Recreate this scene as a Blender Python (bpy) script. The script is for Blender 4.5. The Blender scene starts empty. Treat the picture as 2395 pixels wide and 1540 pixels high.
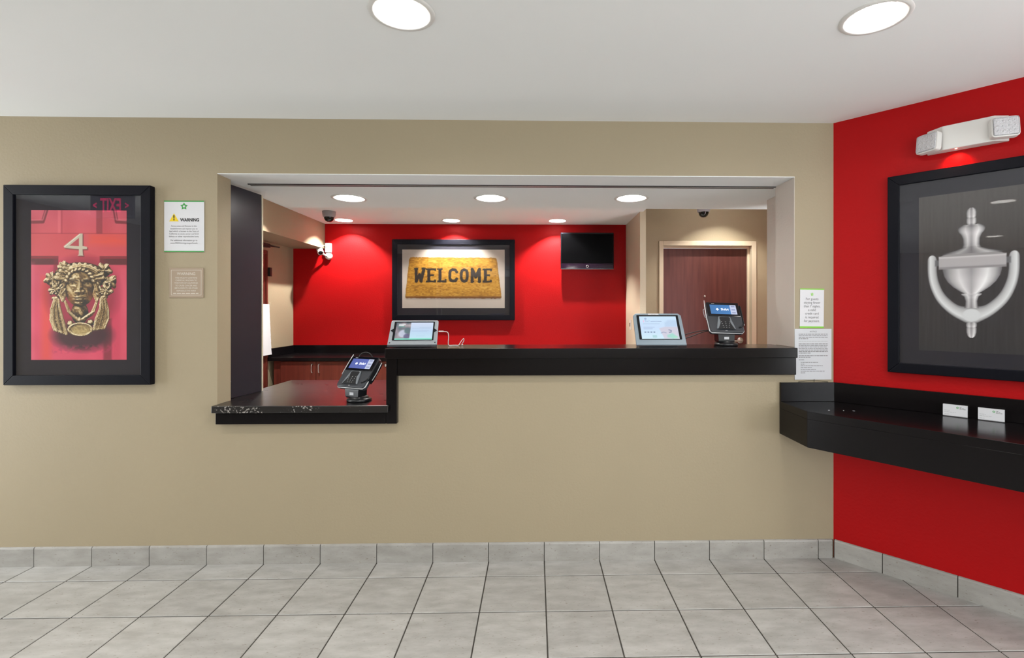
import bpy, bmesh, math, random
import numpy as np
from mathutils import Matrix, Vector, Euler
from mathutils.geometry import delaunay_2d_cdt

PI = math.pi
S = bpy.context.scene
C = S.collection
random.seed(7)

# ------------------------------------------------------------------ camera
CAM_H, CAM_D, YAW = 1.3931, 2.7554, 0.0218
cam_data = bpy.data.cameras.new('camera')
cam_data.sensor_width = 36.0
cam_data.lens = 1156.93 / 2395.0 * 36.0
cam_data.shift_x = (1197.5 - 1276.79) / 2395.0
cam_data.shift_y = (726.36 - 770.0) / 2395.0
cam_data.clip_start = 0.05
camera = bpy.data.objects.new('camera', cam_data)
camera.location = (0, -CAM_D, CAM_H)
camera.rotation_euler = (PI / 2, 0, -YAW)
C.objects.link(camera)
S.camera = camera

# ------------------------------------------------------------------ world, exposure, lamp levels
FILL_DAYLIGHT = 8.0          # fill light from the sky, let in by added, unseen lobby glazing
world = bpy.data.worlds.new('world')
world.use_nodes = True
world.node_tree.nodes['Background'].inputs[0].default_value = (0.93, 0.97, 1.0, 1)
world.node_tree.nodes['Background'].inputs[1].default_value = FILL_DAYLIGHT
S.world = world
S.view_settings.view_transform = 'Standard'
S.view_settings.look = 'None'
S.view_settings.exposure = 0.12
S.view_settings.gamma = 1.0
S.view_settings.use_curve_mapping = False
LOBBY_LENS = 112.0      # radiance of the lobby downlight lenses
SOFFIT_LENS = 110.0      # radiance of the lenses above the counter
OFFICE_SPOT = 150.0      # watts of the deep office downlights
LAMP_COL = (1.0, 0.965, 0.91)

# ------------------------------------------------------------------ materials
def lin(c):
    return tuple(((x / 255.0) / 12.92 if x <= 10 else (((x / 255.0) + 0.055) / 1.055) ** 2.4) for x in c)

def new_mat(name):
    m = bpy.data.materials.new(name)
    m.use_nodes = True
    nt = m.node_tree
    return m, nt, nt.nodes['Principled BSDF']

def N(nt, kind, **kw):
    n = nt.nodes.new(kind)
    for k, v in kw.items():
        setattr(n, k, v)
    return n

def plain(name, col, rough=0.5, metal=0.0, spec=0.5, coat=0.0, bump=None, emit=None, estr=0.0):
    m, nt, b = new_mat(name)
    b.inputs['Base Color'].default_value = (*col, 1)
    b.inputs['Roughness'].default_value = rough
    b.inputs['Metallic'].default_value = metal
    b.inputs['Specular IOR Level'].default_value = spec
    b.inputs['Coat Weight'].default_value = coat
    b.inputs['Coat Roughness'].default_value = 0.12
    if emit:
        b.inputs['Emission Color'].default_value = (*emit, 1)
        b.inputs['Emission Strength'].default_value = estr
    if bump:
        sc, st, dist = bump
        tc = N(nt, 'ShaderNodeTexCoord')
        nz = N(nt, 'ShaderNodeTexNoise')
        nz.inputs['Scale'].default_value = sc
        nz.inputs['Detail'].default_value = 3
        bp = N(nt, 'ShaderNodeBump')
        bp.inputs['Strength'].default_value = st
        bp.inputs['Distance'].default_value = dist
        nt.links.new(tc.outputs['Object'], nz.inputs['Vector'])
        nt.links.new(nz.outputs['Fac'], bp.inputs['Height'])
        nt.links.new(bp.outputs['Normal'], b.inputs['Normal'])
    return m

def paint(name, col, rough, spec=0.4, tint=0.05, bump=0.24):
    """wall paint: roller texture and a faint cloudy variation"""
    m, nt, b = new_mat(name)
    b.inputs['Roughness'].default_value = rough
    b.inputs['Specular IOR Level'].default_value = spec
    tc = N(nt, 'ShaderNodeTexCoord')
    n1 = N(nt, 'ShaderNodeTexNoise'); n1.inputs['Scale'].default_value = 1.3; n1.inputs['Detail'].default_value = 2
    mx = N(nt, 'ShaderNodeMix', data_type='RGBA')
    mx.inputs[6].default_value = (*[c * (1 - tint) for c in col], 1)
    mx.inputs[7].default_value = (*[min(1, c * (1 + tint)) for c in col], 1)
    n2 = N(nt, 'ShaderNodeTexNoise'); n2.inputs['Scale'].default_value = 75; n2.inputs['Detail'].default_value = 2
    bp = N(nt, 'ShaderNodeBump'); bp.inputs['Strength'].default_value = bump; bp.inputs['Distance'].default_value = 0.004
    L = nt.links.new
    L(tc.outputs['Object'], n1.inputs['Vector']); L(tc.outputs['Object'], n2.inputs['Vector'])
    L(n1.outputs['Fac'], mx.inputs[0]); L(mx.outputs[2], b.inputs['Base Color'])
    L(n2.outputs['Fac'], bp.inputs['Height']); L(bp.outputs['Normal'], b.inputs['Normal'])
    return m

def tile_mat(name, dark, light, rough):
    """stone-look porcelain: streaky clouds, small pits, each tile its own cut"""
    m, nt, b = new_mat(name)
    b.inputs['Roughness'].default_value = rough
    L = nt.links.new
    tc = N(nt, 'ShaderNodeTexCoord'); oi = N(nt, 'ShaderNodeObjectInfo')
    mul = N(nt, 'ShaderNodeVectorMath', operation='MULTIPLY'); mul.inputs[1].default_value = (53, 31, 17)
    comb = N(nt, 'ShaderNodeCombineXYZ')
    for i in range(3): L(oi.outputs['Random'], comb.inputs[i])
    L(comb.outputs[0], mul.inputs[0])
    add = N(nt, 'ShaderNodeVectorMath', operation='ADD')
    L(tc.outputs['Object'], add.inputs[0]); L(mul.outputs[0], add.inputs[1])
    sc = N(nt, 'ShaderNodeVectorMath', operation='MULTIPLY'); sc.inputs[1].default_value = (1.0, 2.6, 2.6)
    L(add.outputs[0], sc.inputs[0])
    n1 = N(nt, 'ShaderNodeTexNoise'); n1.inputs['Scale'].default_value = 7; n1.inputs['Detail'].default_value = 5; n1.inputs['Roughness'].default_value = 0.6
    L(sc.outputs[0], n1.inputs['Vector'])
    rp = N(nt, 'ShaderNodeValToRGB')
    rp.color_ramp.elements[0].position = 0.3; rp.color_ramp.elements[0].color = (*dark, 1)
    rp.color_ramp.elements[1].position = 0.68; rp.color_ramp.elements[1].color = (*light, 1)
    L(n1.outputs['Fac'], rp.inputs[0])
    n2 = N(nt, 'ShaderNodeTexNoise'); n2.inputs['Scale'].default_value = 60; n2.inputs['Detail'].default_value = 3
    L(sc.outputs[0], n2.inputs['Vector'])
    r2 = N(nt, 'ShaderNodeValToRGB')
    r2.color_ramp.elements[0].position = 0.26; r2.color_ramp.elements[0].color = (0.62, 0.56, 0.48, 1)
    r2.color_ramp.elements[1].position = 0.36; r2.color_ramp.elements[1].color = (1, 1, 1, 1)
    L(n2.outputs['Fac'], r2.inputs[0])
    mx = N(nt, 'ShaderNodeMix', data_type='RGBA', blend_type='MULTIPLY'); mx.inputs[0].default_value = 1
    L(rp.outputs[0], mx.inputs[6]); L(r2.outputs[0], mx.inputs[7])
    val = N(nt, 'ShaderNodeMapRange'); val.inputs[3].default_value = 0.93; val.inputs[4].default_value = 1.05
    L(oi.outputs['Random'], val.inputs[0])
    hs = N(nt, 'ShaderNodeHueSaturation'); L(val.outputs[0], hs.inputs['Value']); L(mx.outputs[2], hs.inputs['Color'])
    L(hs.outputs[0], b.inputs['Base Color'])
    return m

def laminate(name, col, rough, chips=False, spec=0.22):
    """black counter laminate; chips = pale nicks worn into it"""
    m, nt, b = new_mat(name)
    b.inputs['Roughness'].default_value = rough
    b.inputs['Base Color'].default_value = (*col, 1)
    b.inputs['Specular IOR Level'].default_value = spec
    L = nt.links.new
    tc = N(nt, 'ShaderNodeTexCoord')
    nz = N(nt, 'ShaderNodeTexNoise'); nz.inputs['Scale'].default_value = 9; nz.inputs['Detail'].default_value = 4
    mr = N(nt, 'ShaderNodeMapRange'); mr.inputs[3].default_value = rough * 0.93; mr.inputs[4].default_value = rough * 1.08
    L(tc.outputs['Object'], nz.inputs['Vector']); L(nz.outputs['Fac'], mr.inputs[0]); L(mr.outputs[0], b.inputs['Roughness'])
    if chips:
        n2 = N(nt, 'ShaderNodeTexNoise'); n2.inputs['Scale'].default_value = 110; n2.inputs['Detail'].default_value = 4
        n3 = N(nt, 'ShaderNodeTexNoise'); n3.inputs['Scale'].default_value = 4.0
        ml = N(nt, 'ShaderNodeMath', operation='MULTIPLY')
        rp = N(nt, 'ShaderNodeValToRGB')
        rp.color_ramp.elements[0].position = 0.365; rp.color_ramp.elements[0].color = (*col, 1)
        rp.color_ramp.elements[1].position = 0.395; rp.color_ramp.elements[1].color = (0.30, 0.28, 0.26, 1)
        L(tc.outputs['Object'], n2.inputs['Vector']); L(tc.outputs['Object'], n3.inputs['Vector'])
        sp = N(nt, 'ShaderNodeSeparateXYZ'); L(tc.outputs['Object'], sp.inputs[0])
        fy = N(nt, 'ShaderNodeMapRange'); fy.inputs[1].default_value = -0.045; fy.inputs[2].default_value = 0.02; fy.inputs[3].default_value = 1.0; fy.inputs[4].default_value = 0.55
        L(sp.outputs[1], fy.inputs[0])      # wear sits along the front edge, where people lean
        m2 = N(nt, 'ShaderNodeMath', operation='MULTIPLY')
        L(n2.outputs['Fac'], ml.inputs[0]); L(n3.outputs['Fac'], ml.inputs[1]); L(ml.outputs[0], m2.inputs[0]); L(fy.outputs[0], m2.inputs[1]); L(m2.outputs[0], rp.inputs[0])
        L(rp.outputs[0], b.inputs['Base Color'])
    return m

def wood(name, dark, light, rough, axis=2, scale=9):
    m, nt, b = new_mat(name)
    b.inputs['Roughness'].default_value = rough
    L = nt.links.new
    tc = N(nt, 'ShaderNodeTexCoord')
    sc = N(nt, 'ShaderNodeVectorMath', operation='MULTIPLY')
    v = [scale] * 3; v[axis] = scale * 0.07; sc.inputs[1].default_value = v
    nz = N(nt, 'ShaderNodeTexNoise'); nz.inputs['Scale'].default_value = 3; nz.inputs['Detail'].default_value = 6
    rp = N(nt, 'ShaderNodeValToRGB')
    rp.color_ramp.elements[0].position = 0.3; rp.color_ramp.elements[0].color = (*dark, 1)
    rp.color_ramp.elements[1].position = 0.7; rp.color_ramp.elements[1].color = (*light, 1)
    L(tc.outputs['Object'], sc.inputs[0]); L(sc.outputs[0], nz.inputs['Vector']); L(nz.outputs['Fac'], rp.inputs[0]); L(rp.outputs[0], b.inputs['Base Color'])
    return m

def art_mat(name, rough=0.6, emit=0.0):
    """flat print / screen picture: colours come from the mesh's own 'art' attribute"""
    m, nt, b = new_mat(name)
    a = N(nt, 'ShaderNodeAttribute'); a.attribute_name = 'art'
    b.inputs['Roughness'].default_value = rough
    if emit:
        b.inputs['Base Color'].default_value = (0.01, 0.01, 0.01, 1)
        nt.links.new(a.outputs['Color'], b.inputs['Emission Color'])
        b.inputs['Emission Strength'].default_value = emit
    else:
        nt.links.new(a.outputs['Color'], b.inputs['Base Color'])
    return m

def pane_mat(name, ior=1.5, tint=(1, 1, 1)):
    m, nt, b = new_mat(name)
    nt.nodes.remove(b)
    out = nt.nodes['Material Output']
    fr = N(nt, 'ShaderNodeFresnel')
    ge = N(nt, 'ShaderNodeNewGeometry')
    mr = N(nt, 'ShaderNodeMapRange'); mr.inputs[3].default_value = ior; mr.inputs[4].default_value = 1.0 / ior
    nt.links.new(ge.outputs['Backfacing'], mr.inputs[0]); nt.links.new(mr.outputs[0], fr.inputs[0])   # same weak mirror from both sides of the thin pane
    tr = N(nt, 'ShaderNodeBsdfTransparent'); tr.inputs[0].default_value = (*tint, 1)
    gl = N(nt, 'ShaderNodeBsdfGlossy'); gl.inputs['Roughness'].default_value = 0.015
    mx = N(nt, 'ShaderNodeMixShader')
    nt.links.new(fr.outputs[0], mx.inputs[0]); nt.links.new(tr.outputs[0], mx.inputs[1]); nt.links.new(gl.outputs[0], mx.inputs[2])
    nt.links.new(mx.outputs[0], out.inputs[0])
    return m

def glow(name, col, strength):
    m, nt, b = new_mat(name)
    b.inputs['Base Color'].default_value = (*col, 1)
    b.inputs['Emission Color'].default_value = (*col, 1)
    b.inputs['Emission Strength'].default_value = strength
    return m

M = {}
M['beige'] = paint('beige_wall_paint', (0.352, 0.293, 0.194), 0.55)
M['beige_far'] = paint('smooth_beige_paint', (0.352, 0.293, 0.194), 0.7, spec=0.2, tint=0.02, bump=0.0)
M['cream'] = paint('cream_trim_paint', (0.640, 0.555, 0.41), 0.4)
M['red'] = paint('red_wall_paint', (0.385, 0.0036, 0.0048), 0.48, spec=0.14, tint=0.03)
M['ceiling'] = paint('white_ceiling_paint', (0.85, 0.865, 0.86), 0.85, spec=0.1, tint=0.015, bump=0.0)
M['jamb'] = paint('pale_jamb_paint', (0.52, 0.475, 0.42), 0.5)
M['tile'] = tile_mat('floor_tile', (0.328, 0.320, 0.299), (0.462, 0.455, 0.437), 0.38)
M['base_tile'] = tile_mat('baseboard_tile', (0.295, 0.283, 0.258), (0.40, 0.388, 0.362), 0.4)
M['grout'] = plain('grout', (0.060, 0.055, 0.047), 0.9, bump=(200, 0.3, 0.002))
M['black'] = laminate('black_laminate', (0.0045, 0.0036, 0.0042), 0.18)
M['black_worn'] = laminate('worn_black_laminate', (0.0055, 0.0045, 0.005), 0.28, chips=True, spec=0.8)
M['panel'] = laminate('dark_panel', (0.018, 0.017, 0.024), 0.32, spec=0.35)
M['frame'] = plain('black_frame', (0.0035, 0.0038, 0.007), 0.42, spec=0.12, bump=(60, 0.05, 0.002))
M['mat_board'] = plain('charcoal_mat_board', (0.030, 0.030, 0.040), 0.9, spec=0.1)
M['glass'] = pane_mat('picture_glass')
M['clear'] = pane_mat('clear_acrylic', 1.45)
M['print'] = art_mat('art_print', 0.55)
M['screen'] = art_mat('lit_screen', 0.2, emit=0.95)
M['white_plastic'] = plain('white_plastic', (0.72, 0.71, 0.68), 0.35)
M['white_sheet'] = plain('white_sheet', (0.66, 0.665, 0.69), 0.5)
M['paper'] = plain('paper', (0.60, 0.62, 0.65), 0.7)
M['green'] = plain('green_print', lin((60, 150, 70)), 0.5)
M['lime'] = plain('lime_print', lin((125, 195, 50)), 0.5)
M['ink'] = plain('black_ink', (0.012, 0.012, 0.012), 0.6)
M['grey_ink'] = plain('grey_ink', (0.16, 0.16, 0.16), 0.6)
M['pale_ink'] = plain('pale_grey_ink', (0.42, 0.43, 0.44), 0.6)
M['yellow'] = plain('yellow_print', lin((225, 195, 30)), 0.5)
M['taupe'] = plain('taupe_plaque', lin((158, 140, 120)), 0.5)
M['plaque_ink'] = plain('plaque_lettering', (0.68, 0.64, 0.57), 0.5)
M['reflector'] = plain('white_reflector', (0.88, 0.88, 0.88), 0.3)
M['trim_ring'] = plain('white_trim_ring', (0.70, 0.69, 0.66), 0.4)
M['lobby_lens'] = glow('lobby_lens', LAMP_COL, LOBBY_LENS)
M['soffit_lens'] = glow('soffit_lens', LAMP_COL, SOFFIT_LENS)
M['bulb'] = glow('bulb', LAMP_COL, 30.0)
M['red_led'] = glow('red_led', (1.0, 0.08, 0.06), 30.0)
M['exit_glow'] = glow('exit_letters', (0.9, 0.0, 0.14), 2.2)
M['door_wood'] = wood('dark_door_wood', (0.066, 0.021, 0.017), (0.110, 0.036, 0.029), 0.34)
M['cab_wood'] = wood('mahogany_cabinet', (0.085, 0.015, 0.010), (0.135, 0.026, 0.016), 0.32)
M['steel'] = plain('brushed_steel', (0.62, 0.61, 0.59), 0.28, metal=1.0)
M['dark_metal'] = plain('dark_metal', (0.03, 0.028, 0.027), 0.4, metal=0.6)
M['black_plastic'] = plain('black_plastic', (0.012, 0.013, 0.015), 0.32)
M['charcoal'] = plain('charcoal_plastic', (0.035, 0.038, 0.045), 0.4)
M['grey_plastic'] = plain('grey_plastic', (0.18, 0.20, 0.22), 0.35)
M['silver'] = plain('silver_shell', (0.34, 0.37, 0.40), 0.35, metal=0.35)
M['blue_grey'] = plain('blue_grey_shell', (0.24, 0.30, 0.35), 0.38, metal=0.25)
M['rim'] = plain('pale_rim', (0.55, 0.56, 0.57), 0.3, metal=0.2)
M['gloss_black'] = plain('gloss_black', (0.004, 0.004, 0.006), 0.06)
M['tv_screen'] = plain('tv_screen', (0.0008, 0.0008, 0.001), 0.3, spec=0.04)
M['plum'] = plain('plum_gloss', (0.012, 0.003, 0.014), 0.08)
M['camera_grey'] = plain('camera_grey', (0.33, 0.32, 0.34), 0.45)
M['dome'] = plain('smoked_dome', (0.006, 0.007, 0.006), 0.05)
M['lens_plastic'] = plain('ribbed_lens', (0.62, 0.62, 0.64), 0.15, bump=(160, 0.8, 0.008))
M['screen_white'] = glow('screen_white', (0.85, 0.88, 0.92), 0.9)
M['screen_pink'] = glow('screen_pink', lin((200, 90, 130)), 0.9)
M['screen_grey'] = glow('screen_grey', lin((110, 125, 150)), 0.9)
M['cable_white'] = plain('white_cable', (0.75, 0.74, 0.71), 0.4)
M['cable_dark'] = plain('dark_cable', (0.02, 0.02, 0.02), 0.45)

# ------------------------------------------------------------------ mesh helpers
class G:
    def __init__(self):
        self.v, self.f, self.s = [], [], []

    def add(self, verts, faces, smooth=False):
        o = len(self.v)
        self.v += [tuple(p) for p in verts]
        self.f += [tuple(i + o for i in fc) for fc in faces]
        self.s += [smooth] * len(faces)
        return self

    def box(self, x0, x1, y0, y1, z0, z1, bev=0.0, seg=2, mat=None):
        vs = [(x, y, z) for z in (z0, z1) for y in (y0, y1) for x in (x0, x1)]
        fs = [(0, 2, 3, 1), (4, 5, 7, 6), (0, 1, 5, 4), (2, 6, 7, 3), (0, 4, 6, 2), (1, 3, 7, 5)]
        if bev:
            bm = bmesh.new()
            bv = [bm.verts.new(p) for p in vs]
            for q in fs: bm.faces.new([bv[i] for i in q])
            bmesh.ops.bevel(bm, geom=list(bm.edges), offset=bev, segments=seg, profile=0.5, affect='EDGES')
            bm.verts.index_update()
            vs = [tuple(v.co) for v in bm.verts]; fs = [[v.index for v in q.verts] for q in bm.faces]
            bm.free()
        if mat is not None: vs = [tuple(mat @ Vector(p)) for p in vs]
        return self.add(vs, fs)

    def prism(self, pts, z0, z1, mat=None, bev=0.0, seg=2):
        """polygon in local xy extruded along local z"""
        n = len(pts)
        a = sum(pts[i][0] * pts[(i + 1) % n][1] - pts[(i + 1) % n][0] * pts[i][1] for i in range(n))
        if a < 0: pts = pts[::-1]
        vs = [(x, y, z0) for x, y in pts] + [(x, y, z1) for x, y in pts]
        fs = [tuple(range(n - 1, -1, -1)), tuple(range(n, 2 * n))] + [(i, (i + 1) % n, (i + 1) % n + n, i + n) for i in range(n)]
        if bev:
            bm = bmesh.new()
            bv = [bm.verts.new(p) for p in vs]
            for q in fs: bm.faces.new([bv[i] for i in q])
            bmesh.ops.bevel(bm, geom=[e for e in bm.edges], offset=bev, segments=seg, profile=0.5, affect='EDGES', clamp_overlap=True)
            bm.verts.index_update()
            vs = [tuple(v.co) for v in bm.verts]; fs = [[v.index for v in q.verts] for q in bm.faces]
            bm.free()
        if mat is not None: vs = [tuple(mat @ Vector(p)) for p in vs]
        return self.add(vs, fs)

    def lathe(self, prof, n=32, mat=None, smooth=True):
        """profile (r, z) about local z"""
        vs, fs, rows = [], [], []
        for r, z in prof:
            if r < 1e-6:
                rows.append([len(vs)]); vs.append((0, 0, z))
            else:
                rows.append(list(range(len(vs), len(vs) + n)))
                vs += [(r * math.cos(2 * PI * k / n), r * math.sin(2 * PI * k / n), z) for k in range(n)]
        for a, b in zip(rows, rows[1:]):
            for k in range(n):
                k2 = (k + 1) % n
                if len(a) == 1 and len(b) > 1: fs.append((a[0], b[k2], b[k]))
                elif len(b) == 1 and len(a) > 1: fs.append((a[k], a[k2], b[0]))
                elif len(a) > 1: fs.append((a[k], a[k2], b[k2], b[k]))
        if mat is not None: vs = [tuple(mat @ Vector(p)) for p in vs]
        return self.add(vs, fs, smooth)

    def tube(self, path, r, n=8, closed=False):
        pts = [Vector(p) for p in path]; m = len(pts)
        vs, fs = [], []
        up = Vector((0.13, 0.21, 0.97)).normalized()
        for i, p in enumerate(pts):
            a = pts[(i - 1) % m] if (closed or i) else p
            b = pts[(i + 1) % m] if (closed or i < m - 1) else p
            t = (b - a).normalized()
            x = up.cross(t)
            if x.length < 1e-3: x = Vector((1, 0, 0)).cross(t)
            x.normalize(); y = t.cross(x); up = y if False else up
            rr = r[i] if isinstance(r, (list, tuple)) else r
            vs += [tuple(p + (x * math.cos(2 * PI * k / n) + y * math.sin(2 * PI * k / n)) * rr) for k in range(n)]
        for i in range(m if closed else m - 1):
            j = (i + 1) % m
            for k in range(n):
                k2 = (k + 1) % n
                fs.append((i * n + k, i * n + k2, j * n + k2, j * n + k))
        if not closed:
            fs.append(tuple(range(n - 1, -1, -1))); fs.append(tuple(range((m - 1) * n, m * n)))
        return self.add(vs, fs, True)

    def mesh(self, name):
        me = bpy.data.meshes.new(name)
        me.from_pydata(self.v, [], self.f)
        me.polygons.foreach_set('use_smooth', self.s)
        me.update()
        return me

    def build(self, name, mat, parent=None, label=None):
        return link(name, self.mesh(name), mat, parent, label)

def link(name, me, mat, parent=None, label=None):
    if mat is not None and not me.materials: me.materials.append(M[mat] if isinstance(mat, str) else mat)
    o = bpy.data.objects.new(name, me)
    C.objects.link(o)
    if parent is not None: o.parent = parent
    if label: o['label'] = label
    return o

def tag(o, label, cat, group=None):
    o['label'] = label; o['category'] = cat
    if group: o['group'] = group
    return o

def thing(name, label, cat, loc=(0, 0, 0), rot=(0, 0, 0), group=None):
    o = bpy.data.objects.new(name, None)
    o.empty_display_size = 0.05
    o.location = loc; o.rotation_euler = rot
    C.objects.link(o)
    return tag(o, label, cat, group)

def struct(o):
    o['kind'] = 'structure'
    return o

def spline(pts, n=10):
    """Catmull-Rom through the points"""
    P = [Vector(p) for p in pts]; out = []
    for i in range(len(P) - 1):
        a, b, c, d = P[max(i - 1, 0)], P[i], P[i + 1], P[min(i + 2, len(P) - 1)]
        for k in range(n):
            t = k / n
            out.append(0.5 * ((2 * b) + (c - a) * t + (2 * a - 5 * b + 4 * c - d) * t * t + (3 * b - a - 3 * c + d) * t ** 3))
    out.append(P[-1])
    return [tuple(p) for p in out]

def text(name, body, size, mat, parent, x, y, z, align='CENTER', mtx=None, sx=1.0, weight=0.0):
    """flat printed lettering in the parent's local xy plane; y is the middle of the first line"""
    cu = bpy.data.curves.new(name, 'FONT')
    cu.body = body; cu.size = size; cu.align_x = align; cu.align_y = 'CENTER'
    cu.resolution_u = 3; cu.offset = weight; cu.fill_mode = 'FRONT'
    tmp = bpy.data.objects.new(name + '_curve', cu)
    C.objects.link(tmp)
    dg = bpy.context.evaluated_depsgraph_get()
    me = bpy.data.meshes.new_from_object(tmp.evaluated_get(dg))
    bpy.data.objects.remove(tmp); bpy.data.curves.remove(cu)
    me.name = name
    me.materials.clear()
    T = Matrix.Translation((x, y, z)) @ Matrix.Diagonal((sx, 1, 1, 1))
    if mtx is not None: T = mtx @ T
    me.transform(T)
    return link(name, me, mat, parent)

def art_grid(name, rgb, x0, x1, y0, y1, z, mat, parent, mtx=None):
    """flat picture in local xy: rgb (rows from the top) in sRGB 0..255 becomes per-vertex colour"""
    h, w = rgb.shape[:2]
    xs = np.linspace(x0, x1, w); ys = np.linspace(y1, y0, h)
    X, Y = np.meshgrid(xs, ys)
    co = np.stack([X, Y, np.full_like(X, z)], -1).reshape(-1, 3)
    if mtx is not None:
        A = np.array(mtx); co = co @ A[:3, :3].T + A[:3, 3]
    idx = np.arange(h * w).reshape(h, w)
    q = np.stack([idx[1:, :-1], idx[1:, 1:], idx[:-1, 1:], idx[:-1, :-1]], -1).reshape(-1, 4)
    me = bpy.data.meshes.new(name)
    me.vertices.add(h * w); me.vertices.foreach_set('co', co.astype(np.float32).ravel())
    me.loops.add(q.size); me.loops.foreach_set('vertex_index', q.astype(np.int32).ravel())
    me.polygons.add(len(q)); me.polygons.foreach_set('loop_start', np.arange(0, q.size, 4, dtype=np.int32))
    me.update(calc_edges=True)
    c = np.clip(rgb / 255.0, 0, 1)
    c = np.where(c <= 0.04045, c / 12.92, ((c + 0.055) / 1.055) ** 2.4)
    col = np.concatenate([c.reshape(-1, 3), np.ones((h * w, 1))], 1).astype(np.float32)
    at = me.attributes.new('art', 'FLOAT_COLOR', 'POINT')
    at.data.foreach_set('color', col.ravel())
    return link(name, me, mat, parent)

def face_with_holes(outer, holes, z, n=36):
    vs = [Vector(p) for p in outer]
    es = [(i, (i + 1) % len(outer)) for i in range(len(outer))]
    for cx, cy, r in holes:
        o = len(vs)
        vs += [Vector((cx + r * math.cos(2 * PI * k / n), cy + r * math.sin(2 * PI * k / n))) for k in range(n)]
        es += [(o + k, o + (k + 1) % n) for k in range(n)]
    v2, e2, f2, *_ = delaunay_2d_cdt(vs, es, [], 1, 1e-6)
    def solid(f):
        cx = sum(v2[i].x for i in f) / len(f); cy = sum(v2[i].y for i in f) / len(f)
        return all((cx - hx) ** 2 + (cy - hy) ** 2 > (hr * 0.99) ** 2 for hx, hy, hr in holes)
    f2 = [f for f in f2 if solid(f)]
    return [(v.x, v.y, z) for v in v2], [tuple(f)[::-1] for f in f2]

# ------------------------------------------------------------------ the room: key measures (metres)
ZC = 2.45              # lobby ceiling
ZO = 2.445             # office ceiling
ZS = 2.143             # soffit over the counter
ANG, XC = 0.8181, 1.6832      # the red wall turns off the counter wall here
RT = Vector((math.cos(ANG), -math.sin(ANG), 0)); RN = Vector((-math.sin(ANG), -math.cos(ANG), 0))
RED_LEN = 2.15
RED_END = Vector((XC, 0, 0)) + RT * RED_LEN
YB = 3.307             # red wall at the back of the office
XL = -2.931            # office left wall
LX, LY = -4.9, -6.2    # lobby extent
RX = RED_END.x
TILE = 0.308
GX, GY = 0.0509, -0.1602      # grout grid origin

def red_mtx(s, z, off=0.0):
    p = Vector((XC, 0, 0)) + RT * s + RN * off
    return (p.x, p.y, z), (PI / 2, 0, -ANG)

LOBBY_LIGHTS = [(-0.473, -0.99), (1.226, -0.998), (-2.17, -0.99), (-3.87, -0.99),
                (-0.473, -2.75), (1.226, -2.75), (-2.17, -2.75), (-3.87, -2.75), (2.6, -2.9),
                (-0.473, -4.6), (1.8, -4.6), (-2.8, -4.6)]
SOFFIT_LIGHTS = [(-1.24, 0.574), (-0.295, 0.554), (0.643, 0.533)]
OFFICE_LIGHTS = [(-2.228, 3.06), (-0.978, 3.052), (0.262, 3.045), (-2.228, 1.75), (-0.978, 1.75), (0.262, 1.75), (2.15, 2.50)]
HOLE = 0.097

# floor -------------------------------------------------------------
g = G()
g.prism([(LX, LY), (RX, LY), (RED_END.x, RED_END.y), (XC, 0), (XC, 0.3), (2.8, 0.3), (2.8, YB), (LX, YB)], -0.08, -0.0025)
floor = struct(g.build('floor', 'grout'))
tg = G().box(-TILE / 2 + 0.003, TILE / 2 - 0.003, -TILE / 2 + 0.003, TILE / 2 - 0.003, -0.012, 0.0, bev=0.0018, seg=1)
tile_me = tg.mesh('tile'); tile_me.materials.append(M['tile'])
far = G()
n_t = 0
for r in range(-1, 20):
    yc = GY - (r + 0.5) * TILE
    for i in range(-17, 11):
        xc = GX + (i + 0.5) * TILE
        if yc - TILE / 2 > -0.01 or yc < LY or xc < LX or xc > RX: continue
        d = (Vector((xc, yc, 0)) - Vector((XC, 0, 0))).dot(RN)
        if d < -0.23 and xc > XC - 0.2: continue
        if r <= 4 and -3.75 < xc < 3.0:
            o = bpy.data.objects.new('tile', tile_me); C.objects.link(o); o.parent = floor
            o.location = (xc, yc, 0); n_t += 1
            if r == -1:   # the cut row against the counter wall
                pass
        else:
            far.box(xc - TILE / 2 + 0.003, xc + TILE / 2 - 0.003, yc - TILE / 2 + 0.003, yc + TILE / 2 - 0.003, -0.012, 0.0)
for r in range(0, 12):          # office floor behind the counter
    for i in range(-10, 9):
        xa, ya = GX + i * TILE, GY + (r + 1) * TILE
        if xa < XL - 0.1 or xa + TILE > 2.8 or ya + TILE > YB: continue
        far.box(xa + 0.0022, xa + TILE - 0.0022, ya + 0.0022, ya + TILE - 0.0022, -0.012, 0.0)
fo = far.build('tile_field', 'tile', floor); fo['kind'] = 'stuff'

# walls -------------------------------------------------------------
g = G()
g.box(LX, -1.745, 0, 0.12, 0, ZC)                    # left of the opening
g.box(1.462, XC + 0.02, 0.0, 0.12, 0, ZC)            # right of the opening
g.box(1.462, 1.575, 0.12, 0.215, 0, ZC)
g.box(-1.745, 1.462, 0, 0.12, ZS + 0.004, ZC)        # header
g.box(-1.745, -0.756, 0, 0.12, 0, 0.838)             # below the low counter
g.box(-0.756, 1.462, 0, 0.12, 0, 1.130)              # below the high counter
wall_back = struct(g.build('wall_back', 'beige'))
g = G().box(1.578, 1.95, 0.215, 0.578, 0, ZS)
struct(g.build('wall_jamb', 'jamb'))
struct(G().box(1.4585, 1.4618, 0.0, 0.2148, 1.1860, ZS - 0.0005).build('trim_1', 'jamb'))      # pale lining of the opening's sides

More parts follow.
